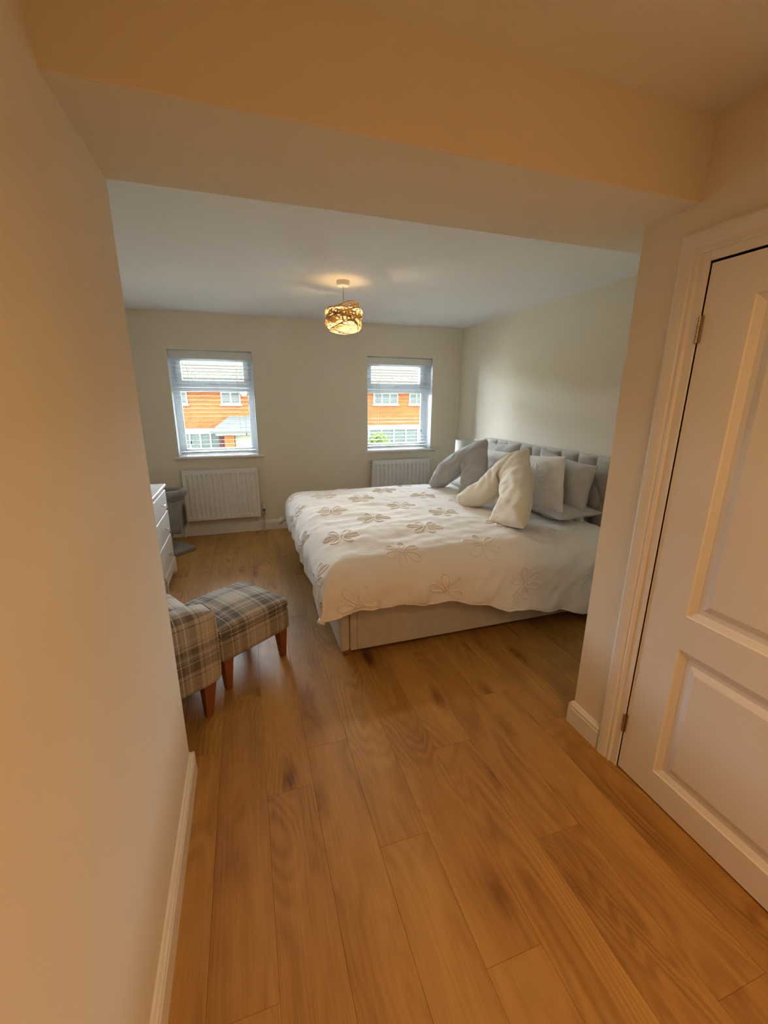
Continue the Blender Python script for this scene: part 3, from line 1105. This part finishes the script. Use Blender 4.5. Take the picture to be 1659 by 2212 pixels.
def v_pillow(name, label, mat, outer, inner, T, seed):
    """boomerang pillow: outer outline through the apex, inner outline through the notch"""
    outer = [Vector(p) for p in outer]; inner = [Vector(p) for p in inner]
    A = outer[len(outer) // 2]
    n = (outer[-1] - A).cross(outer[0] - A).normalized()
    if n.x > 0: n = -n
    nS, nW = 90, 30
    def P(u, v, side):
        s = u * 2 - 1; w = math.sin((v * 2 - 1) * PI / 2 * 0.999)
        a, b_ = catmull(inner, u), catmull(outer, u)
        base = a + (b_ - a) * ((w + 1) / 2)
        endf = max(0.0, 1 - abs(s) ** 9) ** 0.5
        wid = min(1.0, (b_ - a).length / 0.20)
        ap = 0.50 + 0.50 * sstep(0.0, 0.30, abs(s) + (1 - w) * 0.30)
        f = (max(0, 1 - abs(w) ** 2.2) ** 0.52) * endf * ap * (0.45 + 0.55 * wid)
        q = Vector((s * 5, w * 1.6, seed * 2.1))
        wr = 0.016 * noise.noise(q * 1.3) + 0.010 * noise.noise(Vector((s * 16, w * 2.2, seed)))
        kk = max(0, 1 - abs(abs(s) - 0.06) / 0.4) * max(0, -w + 0.5)
        wr += 0.016 * kk * noise.noise(Vector((s * 26, w * 1.2, seed + 5)))
        return base + n * side * (T / 2 * f + wr * min(1, f * 2) + 0.003)
    root = empty(name, outer[0])
    tag(root, label, 'pillow')
    m = MB()
    m.grid(lambda a, b: P(a, b, 1), nS, nW)
    m.grid(lambda a, b: P(a, 1 - b, -1), nS, nW)
    to_local(m.build('cushion_case', mat, root, smooth=True), root)
    ring = [P(k / 60, 0, 0) for k in range(60)] + [P(1, k / 10, 0) for k in range(10)] + [P(1 - k / 60, 1, 0) for k in range(60)] + [P(0, 1 - k / 10, 0) for k in range(10)]
    to_local(MB().tube(ring, 0.004, 6, closed=True).build('seam', mat, root, smooth=True), root)
    return root

GP = 'pillows piled against the headboard'
# flat pillows under the pile
pillow('pillow', 'pale grey pillow lying flat under the pile nearest the hall', PALEP, (2.34, 2.70, 0.715), (0.0, 1, 0.0), (1, 0, 0.04), 0.62, 0.40, 0.13, 11, GP)
pillow('pillow', 'white pillow lying flat behind the opening of the grey V-shaped pillow', WHITEP, (2.26, 3.72, 0.725), (0.0, 1, 0.0), (1, 0, 0.06), 0.66, 0.50, 0.15, 12, GP)
# grey pillows leaning on the headboard
pillow('pillow', 'grey cotton pillow leaning on the headboard behind the white daisy pillow', GREYP, (2.42, 2.745, 0.875), (0.03, 0.69, 0.06), (0.14, 0, 1), 0.68, 0.48, 0.17, 3, GP, 0.10)
pillow('pillow', 'grey cotton pillow leaning on the headboard at the lamp end', GREYP, (2.42, 3.70, 0.895), (0.0, 1, -0.06), (0.14, 0, 1), 0.70, 0.49, 0.17, 4, GP, 0.10)
# white pillows with a tufted daisy
pillow('pillow', 'white pillow with a tufted daisy beside the cream V-shaped pillow', WHITEP, (2.262, 2.86, 0.892), (-0.05, 1, -0.08), (0.16, 0.228, 0.44), 0.64, 0.49, 0.15, 5, GP, 0.05, 0.010,
       flowers=((-0.25, 0.05, 0.150, -1, 0.30),))
pillow('pillow', 'white pillow mostly hidden between the two V-shaped pillows', WHITEP, (2.27, 3.66, 0.87), (0.0, 1, 0.0), (0.26, 0.02, 1), 0.68, 0.42, 0.15, 6, GP, 0.06, 0.010)
GV_OUT = [(1.818, 3.953, 0.681), (1.833, 3.954, 0.715), (1.881, 3.941, 0.813), (1.959, 3.885, 0.949), (2.042, 3.764, 1.055), (2.111, 3.646, 1.13), (2.174, 3.51, 1.181), (2.148, 3.455, 1.088), (2.118, 3.392, 0.98), (2.086, 3.342, 0.877), (2.052, 3.351, 0.807), (2.01, 3.396, 0.743), (1.951, 3.464, 0.656)]
GV_IN = [(1.814, 3.933, 0.66), (1.828, 3.892, 0.663), (1.854, 3.815, 0.672), (1.9, 3.744, 0.727), (1.942, 3.691, 0.786), (1.98, 3.651, 0.842), (2.002, 3.63, 0.877), (1.995, 3.604, 0.845), (1.985, 3.592, 0.816), (1.97, 3.568, 0.766), (1.957, 3.548, 0.725), (1.94, 3.54, 0.682), (1.925, 3.526, 0.64)]
CV_OUT = [(1.76, 3.236, 0.674), (1.786, 3.245, 0.708), (1.841, 3.17, 0.783), (1.904, 3.087, 0.87), (1.954, 3.059, 0.936), (2.028, 2.999, 1.037), (2.126, 2.83, 1.173), (2.068, 2.713, 1.102), (1.996, 2.585, 1.012), (1.94, 2.49, 0.94), (1.884, 2.413, 0.872), (1.818, 2.338, 0.789), (1.755, 2.291, 0.708)]
CV_IN = [(1.744, 3.177, 0.655), (1.746, 3.099, 0.662), (1.765, 3.009, 0.691), (1.811, 2.882, 0.757), (1.863, 2.824, 0.828), (1.902, 2.825, 0.878), (1.93, 2.867, 0.914), (1.904, 2.808, 0.882), (1.879, 2.766, 0.851), (1.833, 2.688, 0.794), (1.779, 2.664, 0.723), (1.747, 2.666, 0.681), (1.717, 2.671, 0.642)]
v_pillow('v_shaped_pillow', 'dark grey V-shaped pillow standing like an arch', GREYF, GV_OUT, GV_IN, 0.17, 1)
v_pillow('v_shaped_pillow', 'cream plush V-shaped pillow at the front of the pile', CREAMP, CV_OUT, CV_IN, 0.17, 2)

# ---------------------------------------------------------------- bedside table and lamp
bt = empty('bedside_table', (2.45, 4.56, 0))
tag(bt, 'white bedside table with one drawer standing under the lamp', 'table')
MB().box(-0.20, 0.20, -0.21, 0.21, 0.62, 0.645).build('table_top', DRAW, bt, bevel=0.005)
MB().box(-0.185, 0.19, -0.195, 0.195, 0.10, 0.62).build('body', DRAW, bt)
MB().box(-0.200, -0.186, -0.185, 0.185, 0.40, 0.60).build('drawer_front', DRAW, bt, bevel=0.004)
MB().lathe([(0.004, 0), (0.012, 0.01), (0.012, 0.02), (0.004, 0.024)], (0, 0, 0), 12).build('knob', CHROME, bt, loc=(-0.20, 0, 0.50)).rotation_euler = (0, -PI / 2, 0)
for sx in (-0.16, 0.165):
    for sy in (-0.17, 0.17):
        MB().box(sx - 0.02, sx + 0.02, sy - 0.02, sy + 0.02, 0, 0.10).build('leg', DRAW, bt)
lamp = empty('table_lamp', (2.47, 4.41, 0.645))
tag(lamp, 'bedside lamp with white drum shade beyond the grey V-shaped pillow', 'lamp')
MB().lathe([(0.065, 0), (0.07, 0.01), (0.06, 0.03), (0.03, 0.05), (0.055, 0.11), (0.05, 0.15), (0.018, 0.19), (0.012, 0.22)], n=20).build('base', DRAW, lamp, smooth=True)
m = MB()
pf = [(0.138, 0.20), (0.130, 0.445), (0.127, 0.445), (0.135, 0.20), (0.138, 0.20)]
m.lathe(pf, n=40, cap=False)
m.build('shade', SHADEW, lamp, smooth=True)
MB().tube([(0, 0, 0.21), (0, 0, 0.40)], 0.005, 8).build('stem', CHROME, lamp)
m = MB()
for k in range(3):
    a = k * 2 * PI / 3
    m.tube([(0, 0, 0.40), (0.127 * math.cos(a), 0.127 * math.sin(a), 0.44)], 0.002, 5)
m.build('shade_fitter', CHROME, lamp)

# ---------------------------------------------------------------- pendant lamp
pl = empty('pendant_lamp', (0.782, 3.39, ZC))
tag(pl, 'lit pendant lamp with twisted woven shade hanging from the ceiling', 'lamp')
MB().lathe([(0.052, 0.0), (0.050, -0.006), (0.047, -0.030), (0.042, -0.036), (0.006, -0.038)], n=28, cap=True).build('ceiling_rose', CEIL, pl)
MB().tube([(0, 0, -0.036), (0, 0, -0.175)], 0.003, 8).build('cord', CORDM, pl)
MB().lathe([(0.008, -0.14), (0.016, -0.155), (0.018, -0.20), (0.015, -0.215)], n=16).build('lamp_holder', UPVC, pl)
BZ = -0.262
prof = []
for k in range(13):
    a = PI * k / 12
    prof.append((max(0.001, 0.030 * math.sin(a)), BZ + 0.032 * math.cos(a)))
MB().lathe(prof, n=20).build('bulb', BULBM, pl, smooth=True)
SZ = -0.258
bands = [(0.140, 0.072, 0.42, 0.2, 0.020), (0.150, 0.078, -0.36, 1.5, -0.002), (0.142, 0.070, 0.30, 2.9, -0.034), (0.132, 0.066, 0.52, 4.1, 0.034), (0.146, 0.066, -0.50, 5.3, -0.010)]
for bi, (rad, hgt, tilt, az, dz) in enumerate(bands):
    rot = Matrix.Rotation(az, 3, 'Z') @ Matrix.Rotation(tilt, 3, 'X')
    nA, nH = 56, 7
    rib = MB()
    def bpnt(a, h, r_=rad, H_=hgt, rot=rot, dz=dz, bi=bi):
        t = 2 * PI * a
        rr = r_ * (1 - 0.12 * (2 * h - 1) ** 2) * (1 + 0.03 * math.sin(3 * t + bi))
        p = rot @ Vector((rr * math.cos(t), rr * math.sin(t), (h - 0.5) * H_))
        return Vector((p.x, p.y, p.z * 0.92 + SZ + dz))
    rnd = random.Random(bi + 20)
    w = nH + 1
    i0 = len(rib.v)
    for a in range(nA):
        for h_ in range(nH + 1):
            rib.v.append(tuple(bpnt(a / nA + (0.25 / nA if h_ % 2 else 0), h_ / nH)))
    for a in range(nA):
        for h_ in range(nH):
            hole = (h_ in (1, 3, 5)) and ((a + h_ // 2) % 2 == 0)
            hole = hole or (h_ in (2, 4) and rnd.random() < 0.18)
            if hole:
                continue
            a2 = (a + 1) % nA
            rib.f.append((i0 + a * w + h_, i0 + a2 * w + h_, i0 + a2 * w + h_ + 1, i0 + a * w + h_ + 1))
    so = rib.build('shade_band', WEAVE, pl)
    so['label'] = 'woven shade band'
    for hh in (0.0, 1.0):
        MB().tube([bpnt(k / 48, hh) for k in range(48)], 0.0030, 5, closed=True).build('band_wire', WIRE, so)
# added discs, unseen, closing the open shade top to dim the ceiling glow
def disc(r0, r1):
    m = MB()
    m.grid(lambda u, v: ((r0 + (r1 - r0) * v) * math.cos(2 * PI * u), (r0 + (r1 - r0) * v) * math.sin(2 * PI * u), -0.178 - 2.6 * (r0 + (r1 - r0) * v) ** 2), 40, 4)
    return m
disc(0.070, 0.108).build('glow_baffle', WEAVE, pl, merge=True)
disc(0.019, 0.070).build('glow_filter', glow_filter_mat(), pl, merge=True)
pt = bpy.data.lights.new('pendant_light', 'POINT')
pt.energy = 105
pt.color = (1.0, 0.80, 0.52)
pt.shadow_soft_size = 0.033
pto = bpy.data.objects.new('pendant_light', pt)
pto.location = (0.782, 3.39, ZC + BZ)
COL.objects.link(pto)

# ---------------------------------------------------------------- armchair and footstool
def tapered_leg(b, x, y, ztop, dx, dy, top=0.030, bot=0.017):
    b.hexa([(x + dx - bot, y + dy - bot, 0), (x + dx + bot, y + dy - bot, 0), (x + dx + bot, y + dy + bot, 0), (x + dx - bot, y + dy + bot, 0)],
           [(x - top, y - top, ztop), (x + top, y - top, ztop), (x + top, y + top, ztop), (x - top, y + top, ztop)])
    return b
# armchair: local +x is the front, local -y the side towards the hall
ya = math.radians(30)
ch_c = Vector((-0.195, 1.945, 0))                # near front corner of the arm
Wc, Dc = 0.70, 0.65
rotc = Matrix.Rotation(ya, 3, 'Z')
origin = ch_c - rotc @ Vector((Dc / 2, -Wc / 2, 0))
chair = empty('armchair', origin, ya)
tag(chair, 'tartan wool armchair half hidden behind the left wall', 'armchair')
for s in (-1, 1):
    b = MB()
    # arm: side panel with rolled, sloping top
    soft_box(b, Dc / 2, 0.075, 0.195, 0.035, 10, crown=0.03, side=0.004, c=(0, s * (Wc / 2 - 0.075), 0.39))
    b.build('arm', TARTAN, chair, smooth=True, uvbox=True, merge=True)
    # piping round the arm front
    pts = []
    for k in range(28):
        t = 2 * PI * k / 28
        q = (0.068 * math.copysign(abs(math.cos(t)) ** 0.45, math.cos(t)), 0.185 * math.copysign(abs(math.sin(t)) ** 0.35, math.sin(t)))
        pts.append((Dc / 2 - 0.006, s * (Wc / 2 - 0.075) + q[0], 0.395 + q[1]))
    MB().tube(pts, 0.0045, 6, closed=True).build('piping', TARTAN, chair, smooth=True, uvbox=True)
soft_box(b := MB(), 0.265, 0.198, 0.075, 0.045, 10, crown=0.03, c=(0.055, 0, 0.44))
b.build('seat_cushion', TARTAN, chair, smooth=True, uvbox=True, merge=True)
b = MB().box(-Dc / 2 + 0.06, Dc / 2 - 0.035, -Wc / 2 + 0.15, Wc / 2 - 0.15, 0.20, 0.365)
b.build('seat_base', TARTAN, chair, uvbox=True, bevel=0.015)
soft_box(b := MB(), 0.085, 0.235, 0.37, 0.06, 10, crown=0.02, side=0.01, c=(-Dc / 2 + 0.10, 0, 0.63))
b.build('backrest', TARTAN, chair, smooth=True, uvbox=True, merge=True)
for sx, sy in ((1, -1), (1, 1), (-1, -1), (-1, 1)):
    tapered_leg(MB(), sx * (Dc / 2 - 0.055), sy * (Wc / 2 - 0.06), 0.205, sx * -0.012 if sx > 0 else -0.03, 0, 0.033, 0.017).build('leg', LEGW, chair, bevel=0.003)

ys_ = math.radians(35.5)
stool_o = Vector((-0.147, 2.415, 0))
st = empty('footstool', stool_o, ys_)
tag(st, 'tartan wool footstool with tapered wooden legs beside the bed', 'footstool')
SW, SD = 0.238, 0.228
soft_box(b := MB(), SW, SD, 0.078, 0.032, 12, crown=0.0, side=0.006, c=(0, 0, 0.262))
b.build('base', TARTAN, st, smooth=True, uvbox=True, merge=True)
soft_box(b := MB(), SW - 0.002, SD - 0.002, 0.030, 0.026, 14, crown=0.038, side=0.004, c=(0, 0, 0.356))
b.build('seat_pad', TARTAN, st, smooth=True, uvbox=True, merge=True)
pts = []
for k in range(48):
    t = 2 * PI * k / 48
    pts.append((SW * 1.005 * math.copysign(abs(math.cos(t)) ** 0.28, math.cos(t)), SD * 1.005 * math.copysign(abs(math.sin(t)) ** 0.28, math.sin(t)), 0.338))
MB().tube(pts, 0.005, 6, closed=True).build('piping', TARTAN, st, smooth=True, uvbox=True)
for sx, sy in ((1, -1), (1, 1), (-1, -1), (-1, 1)):
    tapered_leg(MB(), sx * (SW - 0.05), sy * (SD - 0.045), 0.195, sx * 0.004, sy * 0.004, 0.030, 0.016).build('leg', LEGW, st, bevel=0.003)

# ---------------------------------------------------------------- chest of drawers
cd = empty('chest_of_drawers', (-0.94, 3.74, 0))
tag(cd, 'white painted chest of drawers at the edge of the left wall', 'chest of drawers')
HY = 0.29
b = MB()
b.box(-0.225, 0.218, -HY, HY, 0.10, 0.785)
b.build('body', DRAW, cd, bevel=0.003)
b = MB().box(-0.235, 0.240, -HY - 0.012, HY + 0.012, 0.800, 0.822)
b.build('top', DRAW, cd, bevel=0.008, seg=3)
MB().box(-0.23, 0.228, -HY - 0.004, HY + 0.004, 0.785, 0.800).build('cornice', DRAW, cd, bevel=0.003)
# plinth with bracket feet
b = MB()
b.prism([(-HY - 0.012, 0.0), (-HY + 0.08, 0.0), (-HY + 0.10, 0.035), (-HY + 0.14, 0.055), (HY - 0.14, 0.055), (HY - 0.10, 0.035), (HY - 0.08, 0.0), (HY + 0.012, 0.0), (HY + 0.012, 0.125), (HY + 0.006, 0.14), (-HY - 0.006, 0.14), (-HY - 0.012, 0.125)], 'x', 0.219, 0.243)
b.build('plinth', DRAW, cd, bevel=0.003)
for s in (-1, 1):
    MB().box(-0.225, 0.2185, s * (HY + 0.006) - 0.006, s * (HY + 0.006) + 0.006, 0.0, 0.135).build('plinth_side', DRAW, cd)
for (za, zb) in ((0.155, 0.375), (0.395, 0.590), (0.610, 0.775)):
    d = MB().box(0.219, 0.236, -HY + 0.02, HY - 0.02, za, zb).build('drawer', DRAW, cd, bevel=0.005)
    kb = MB()
    kb.tube([(0.236, 0, (za + zb) / 2), (0.262, 0, (za + zb) / 2)], 0.005, 8)
    kb.tube([(0.262, -0.022, (za + zb) / 2), (0.262, 0.022, (za + zb) / 2)], 0.007, 10)
    kn = kb.build('knob', CHROME, d)

# ---------------------------------------------------------------- cat tree
ct = empty('cat_tree', (-0.815, 4.60, 0))
tag(ct, 'grey plush cat tree tucked between chest of drawers and radiator', 'cat tree')
ca = math.radians(40)
b = MB(); soft_box(b, 0.19, 0.18, 0.022, 0.018, 8, c=(0, 0, 0.023))
o = b.build('base', PLUSH, ct, smooth=True, merge=True); o.rotation_euler = (0, 0, ca); o.location = (-0.02, -0.02, 0)
MB().tube([(-0.02, 0, 0.04), (-0.02, 0, 0.25)], 0.045, 16).build('post', SISAL, ct)
b = MB(); soft_box(b, 0.150, 0.150, 0.165, 0.02, 10, c=(0, 0, 0.39))
o = b.build('cat_house', PLUSH, ct, smooth=True, merge=True); o.rotation_euler = (0, 0, math.radians(-6))
# arched doorway on the side facing the bed
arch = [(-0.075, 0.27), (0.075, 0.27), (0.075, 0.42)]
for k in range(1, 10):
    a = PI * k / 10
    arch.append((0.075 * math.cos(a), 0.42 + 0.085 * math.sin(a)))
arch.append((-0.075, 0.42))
hd = MB().prism(arch, 'x', 0.146, 0.1525).build('doorway', HOLE, o)  # flat plate on the solid house, coloured as the shaded hole
ring = [(0.152, p[0], p[1]) for p in arch]
MB().tube(ring, 0.008, 6, closed=True).build('doorway_trim', PLUSH, o, smooth=True)
# cradle on top with a bolster rim
b = MB().lathe([(0.10, 0.545), (0.165, 0.555), (0.185, 0.605), (0.15, 0.61), (0.14, 0.58), (0.002, 0.574)], n=28, cap=True)
b.build('cradle', PLUSH, ct, smooth=True)
ring = [(0.168 * math.cos(2 * PI * k / 28), 0.168 * math.sin(2 * PI * k / 28), 0.617 + 0.012 * math.cos(2 * PI * k / 28 + 1.2)) for k in range(28)]
MB().tube(ring, 0.038, 12, closed=True).build('cradle_rim', PLUSH, ct, smooth=True)

# ---------------------------------------------------------------- outside
FY = 26.0
KZ = FY / 18.0
def fz(z18): return 1.562 + (z18 - 1.562) * KZ
def fx(x18): return x18 * KZ
GZ = -3.3
struct(MB().box(-30, 45, YF + WT + 0.2, 60, GZ - 0.2, GZ).build('ground', STREET), 'sunlit street paving between the houses', 'ground')
struct(MB().box(-30, 45, 19.0, 23.5, GZ, GZ + 0.02).build('lawn', GRASS), 'front lawn of the brick house opposite', 'lawn')
house = empty('brick_house', (3.0, FY, GZ))
tag(house, 'orange brick house across the street seen through both windows', 'house')
HO = house.location
def hp(b, name, mat, parent=None, **kw):
    o = b.build(name, mat, parent or house, **kw)
    if parent is None or parent is house:
        o.location = (-HO.x, -HO.y, -HO.z)
    return o
EZ = 2.10                      # eaves height
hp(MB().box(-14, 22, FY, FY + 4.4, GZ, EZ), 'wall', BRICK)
# roof slab
pitch = math.radians(36)
ey, ez = FY - 0.40, EZ - 0.02
rl = 3.2
def roofpt(x, d, n_):          # d along the slope, n_ off the slope
    return (x, ey + d * math.cos(pitch) - n_ * math.sin(pitch), ez + d * math.sin(pitch) + n_ * math.cos(pitch))
m = MB()
m.hexa([roofpt(-14.3, 0, 0), roofpt(22.3, 0, 0), roofpt(22.3, rl, 0), roofpt(-14.3, rl, 0)],
       [roofpt(-14.3, 0, 0.08), roofpt(22.3, 0, 0.08), roofpt(22.3, rl, 0.08), roofpt(-14.3, rl, 0.08)])
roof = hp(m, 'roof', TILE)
ridge = roofpt(0, rl, 0)
m = MB()
m.v = [(-14.3, ridge[1], ridge[2]), (22.3, ridge[1], ridge[2]), (22.3, ridge[1] + 2.7, ez), (-14.3, ridge[1] + 2.7, ez),
       (-14.3, ridge[1], ridge[2] + 0.08), (22.3, ridge[1], ridge[2] + 0.08), (22.3, ridge[1] + 2.75, ez + 0.05), (-14.3, ridge[1] + 2.75, ez + 0.05)]
m.f = [(0, 3, 2, 1), (4, 5, 6, 7), (0, 1, 5, 4), (1, 2, 6, 5), (2, 3, 7, 6), (3, 0, 4, 7)]
hp(m, 'rear_roof', TILE)
tile0 = None
TW, TL = 0.36, 0.31
for xa, xb in ((-3.6, 0.7), (7.0, 11.4)):
    nx_ = int((xb - xa) / TW)
    for r_ in range(9):
        for c_ in range(nx_):
            x = xa + (c_ + 0.5 * (r_ % 2)) * TW
            d = 0.02 + r_ * TL
            P0 = roofpt(x, d, 0.082)
            if tile0 is None:
                m = MB()
                hw = TW / 2 - 0.008
                m.hexa([(-hw, 0, 0), (hw, 0, 0), (hw, TL + 0.05, -0.0), (-hw, TL + 0.05, -0.0)],
                       [(-hw, 0, 0.045), (hw, 0, 0.045), (hw, TL + 0.05, 0.012), (-hw, TL + 0.05, 0.012)])
                tile0 = m.build('roof_tile', TILE, roof)
                tile0.location = P0
                tile0.rotation_euler = (pitch, 0, 0)
            else:
                copy_part(tile0, roof, P0)
hp(MB().box(-14.3, 22.3, FY - 0.42, FY - 0.02, EZ - 0.22, EZ - 0.02), 'eaves_board', EXTW)

def hwin(x0, x1, z0, z1, n, dep=0.06):
    m = MB()
    fw = 0.09
    y0, y1 = FY - dep, FY + 0.02
    m.box(x0, x1, y0, y1, z0, z0 + fw); m.box(x0, x1, y0, y1, z1 - fw, z1)
    pw = (x1 - x0 - fw * (n + 1)) / n
    for k in range(n + 1):
        xx = x0 + k * (pw + fw)
        m.box(xx, xx + fw, y0, y1, z0 + fw, z1 - fw)
    m.box(x0 - 0.06, x1 + 0.06, y0 - 0.06, y1, z0 - 0.07, z0)
    w = hp(m, 'window', EXTW)
    for k in range(n):
        xx = x0 + fw + k * (pw + fw)
        MB().box(xx, xx + pw, FY - 0.03, FY - 0.01, z0 + fw, z1 - fw).build('pane', HGLASS, w)
    # glazing bars
    for k in range(n):
        xx = x0 + fw + k * (pw + fw)
        zm = z0 + (z1 - z0) * 0.5
        MB().box(xx, xx + pw, FY - 0.045, FY - 0.03, zm - 0.015, zm + 0.015).build('glazing_bar', EXTW, w)
UB = fz(1.262)
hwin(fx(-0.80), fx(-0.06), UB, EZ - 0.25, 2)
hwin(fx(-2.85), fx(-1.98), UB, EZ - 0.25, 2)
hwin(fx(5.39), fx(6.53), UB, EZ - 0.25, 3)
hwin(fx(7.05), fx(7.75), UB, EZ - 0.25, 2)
# ground floor: white band, wide windows
LB = fz(0.33)
hp(MB().box(fx(-3.2), fx(-0.85), FY - 0.10, FY, LB - 0.16, LB + 0.05), 'band', EXTW)
hp(MB().box(fx(5.0), fx(8.3), FY - 0.10, FY, LB - 0.12, LB + 0.03), 'band', EXTW)
hwin(fx(-2.45), fx(-0.90), fz(-1.2), LB - 0.16, 4, 0.10)
hwin(fx(5.15), fx(8.1), fz(-1.1), LB - 0.12, 5, 0.10)
# porch: pier, garage door, gabled canopy
pz = fz(0.16)
hp(MB().box(fx(-0.76), fx(-0.40), FY - 1.3, FY, GZ, pz), 'porch_pier', BRICK)
hp(MB().box(fx(-0.98), fx(-0.76), FY - 0.5, FY, GZ, pz), 'porch_pier', plain('shaded_brick', (0.018, 0.006, 0.005), 0.9, spec=0.03))  # pier in shade: the shade is put into a darker brick colour
hp(MB().box(fx(-0.38), fx(0.75), FY - 1.0, FY - 0.9, GZ, pz - 0.02), 'garage_door', GARAGE)
hp(MB().box(fx(-1.05), fx(0.85), FY - 1.45, FY, pz, pz + 0.20), 'porch_fascia', EXTW)
m = MB()
xa, xb, xm_ = fx(-1.25), fx(1.0), fx(0.0)
za, zb = pz + 0.20, fz(0.82)
m.v = [(xa, FY - 1.6, za), (xb, FY - 1.6, za), (xb, FY, zb), (fx(-0.55), FY, zb), (xa, FY, za), (xa, FY - 1.6, za - 0.06), (xb, FY - 1.6, za - 0.06), (xb, FY, za - 0.06), (xa, FY, za - 0.06)]
m.f = [(0, 1, 2, 3), (0, 3, 4), (0, 5, 6, 1), (0, 4, 8, 5), (1, 6, 7, 2), (4, 3, 2, 7, 8), (5, 8, 7, 6)]
hp(m, 'porch_roof', plain('porch_roof_grey', (0.017, 0.018, 0.016), 0.8, spec=0.03))
# satellite dish on the wall
m = MB().lathe([(0.002, 0.0), (0.12, 0.02), (0.22, 0.07), (0.215, 0.075), (0.11, 0.03), (0.002, 0.012)], n=20, cap=False)
sd_ = m.build('satellite_dish', EXTW, house)
sd_.location = Vector((fx(-0.02) + 0.10, FY - 0.25, fz(1.72))) - HO
sd_.rotation_euler = (math.radians(75), 0, 0.4)
# leafy bush in front of the house
bush = empty('garden_tree', (7.2, 23.0, GZ))
tag(bush, 'leafy green garden tree in front of the brick house', 'tree')
MB().tube([(0, 0, 0), (0.05, 0, 1.2), (-0.03, 0.05, 2.2)], 0.06, 8, radii=[0.09, 0.06, 0.03]).build('trunk', STEM, bush)
m = MB(); rr = random.Random(3)
for k in range(1500):
    d = Vector((rr.gauss(0, 1), rr.gauss(0, 1), rr.gauss(0, 1))).normalized() * (0.55 + 0.45 * rr.random())
    c = Vector((d.x * 0.75, d.y * 0.7, 2.05 + d.z * 0.95))
    a = Vector((rr.uniform(-1, 1), rr.uniform(-1, 1), rr.uniform(-1, 1))).normalized() * 0.085
    b_ = a.orthogonal().normalized() * 0.05
    i = len(m.v)
    m.v += [tuple(c - a), tuple(c + b_), tuple(c + a), tuple(c - b_)]
    m.f.append((i, i + 1, i + 2, i + 3))
fo = m.build('foliage', LEAF, bush)
fo['kind'] = 'stuff'
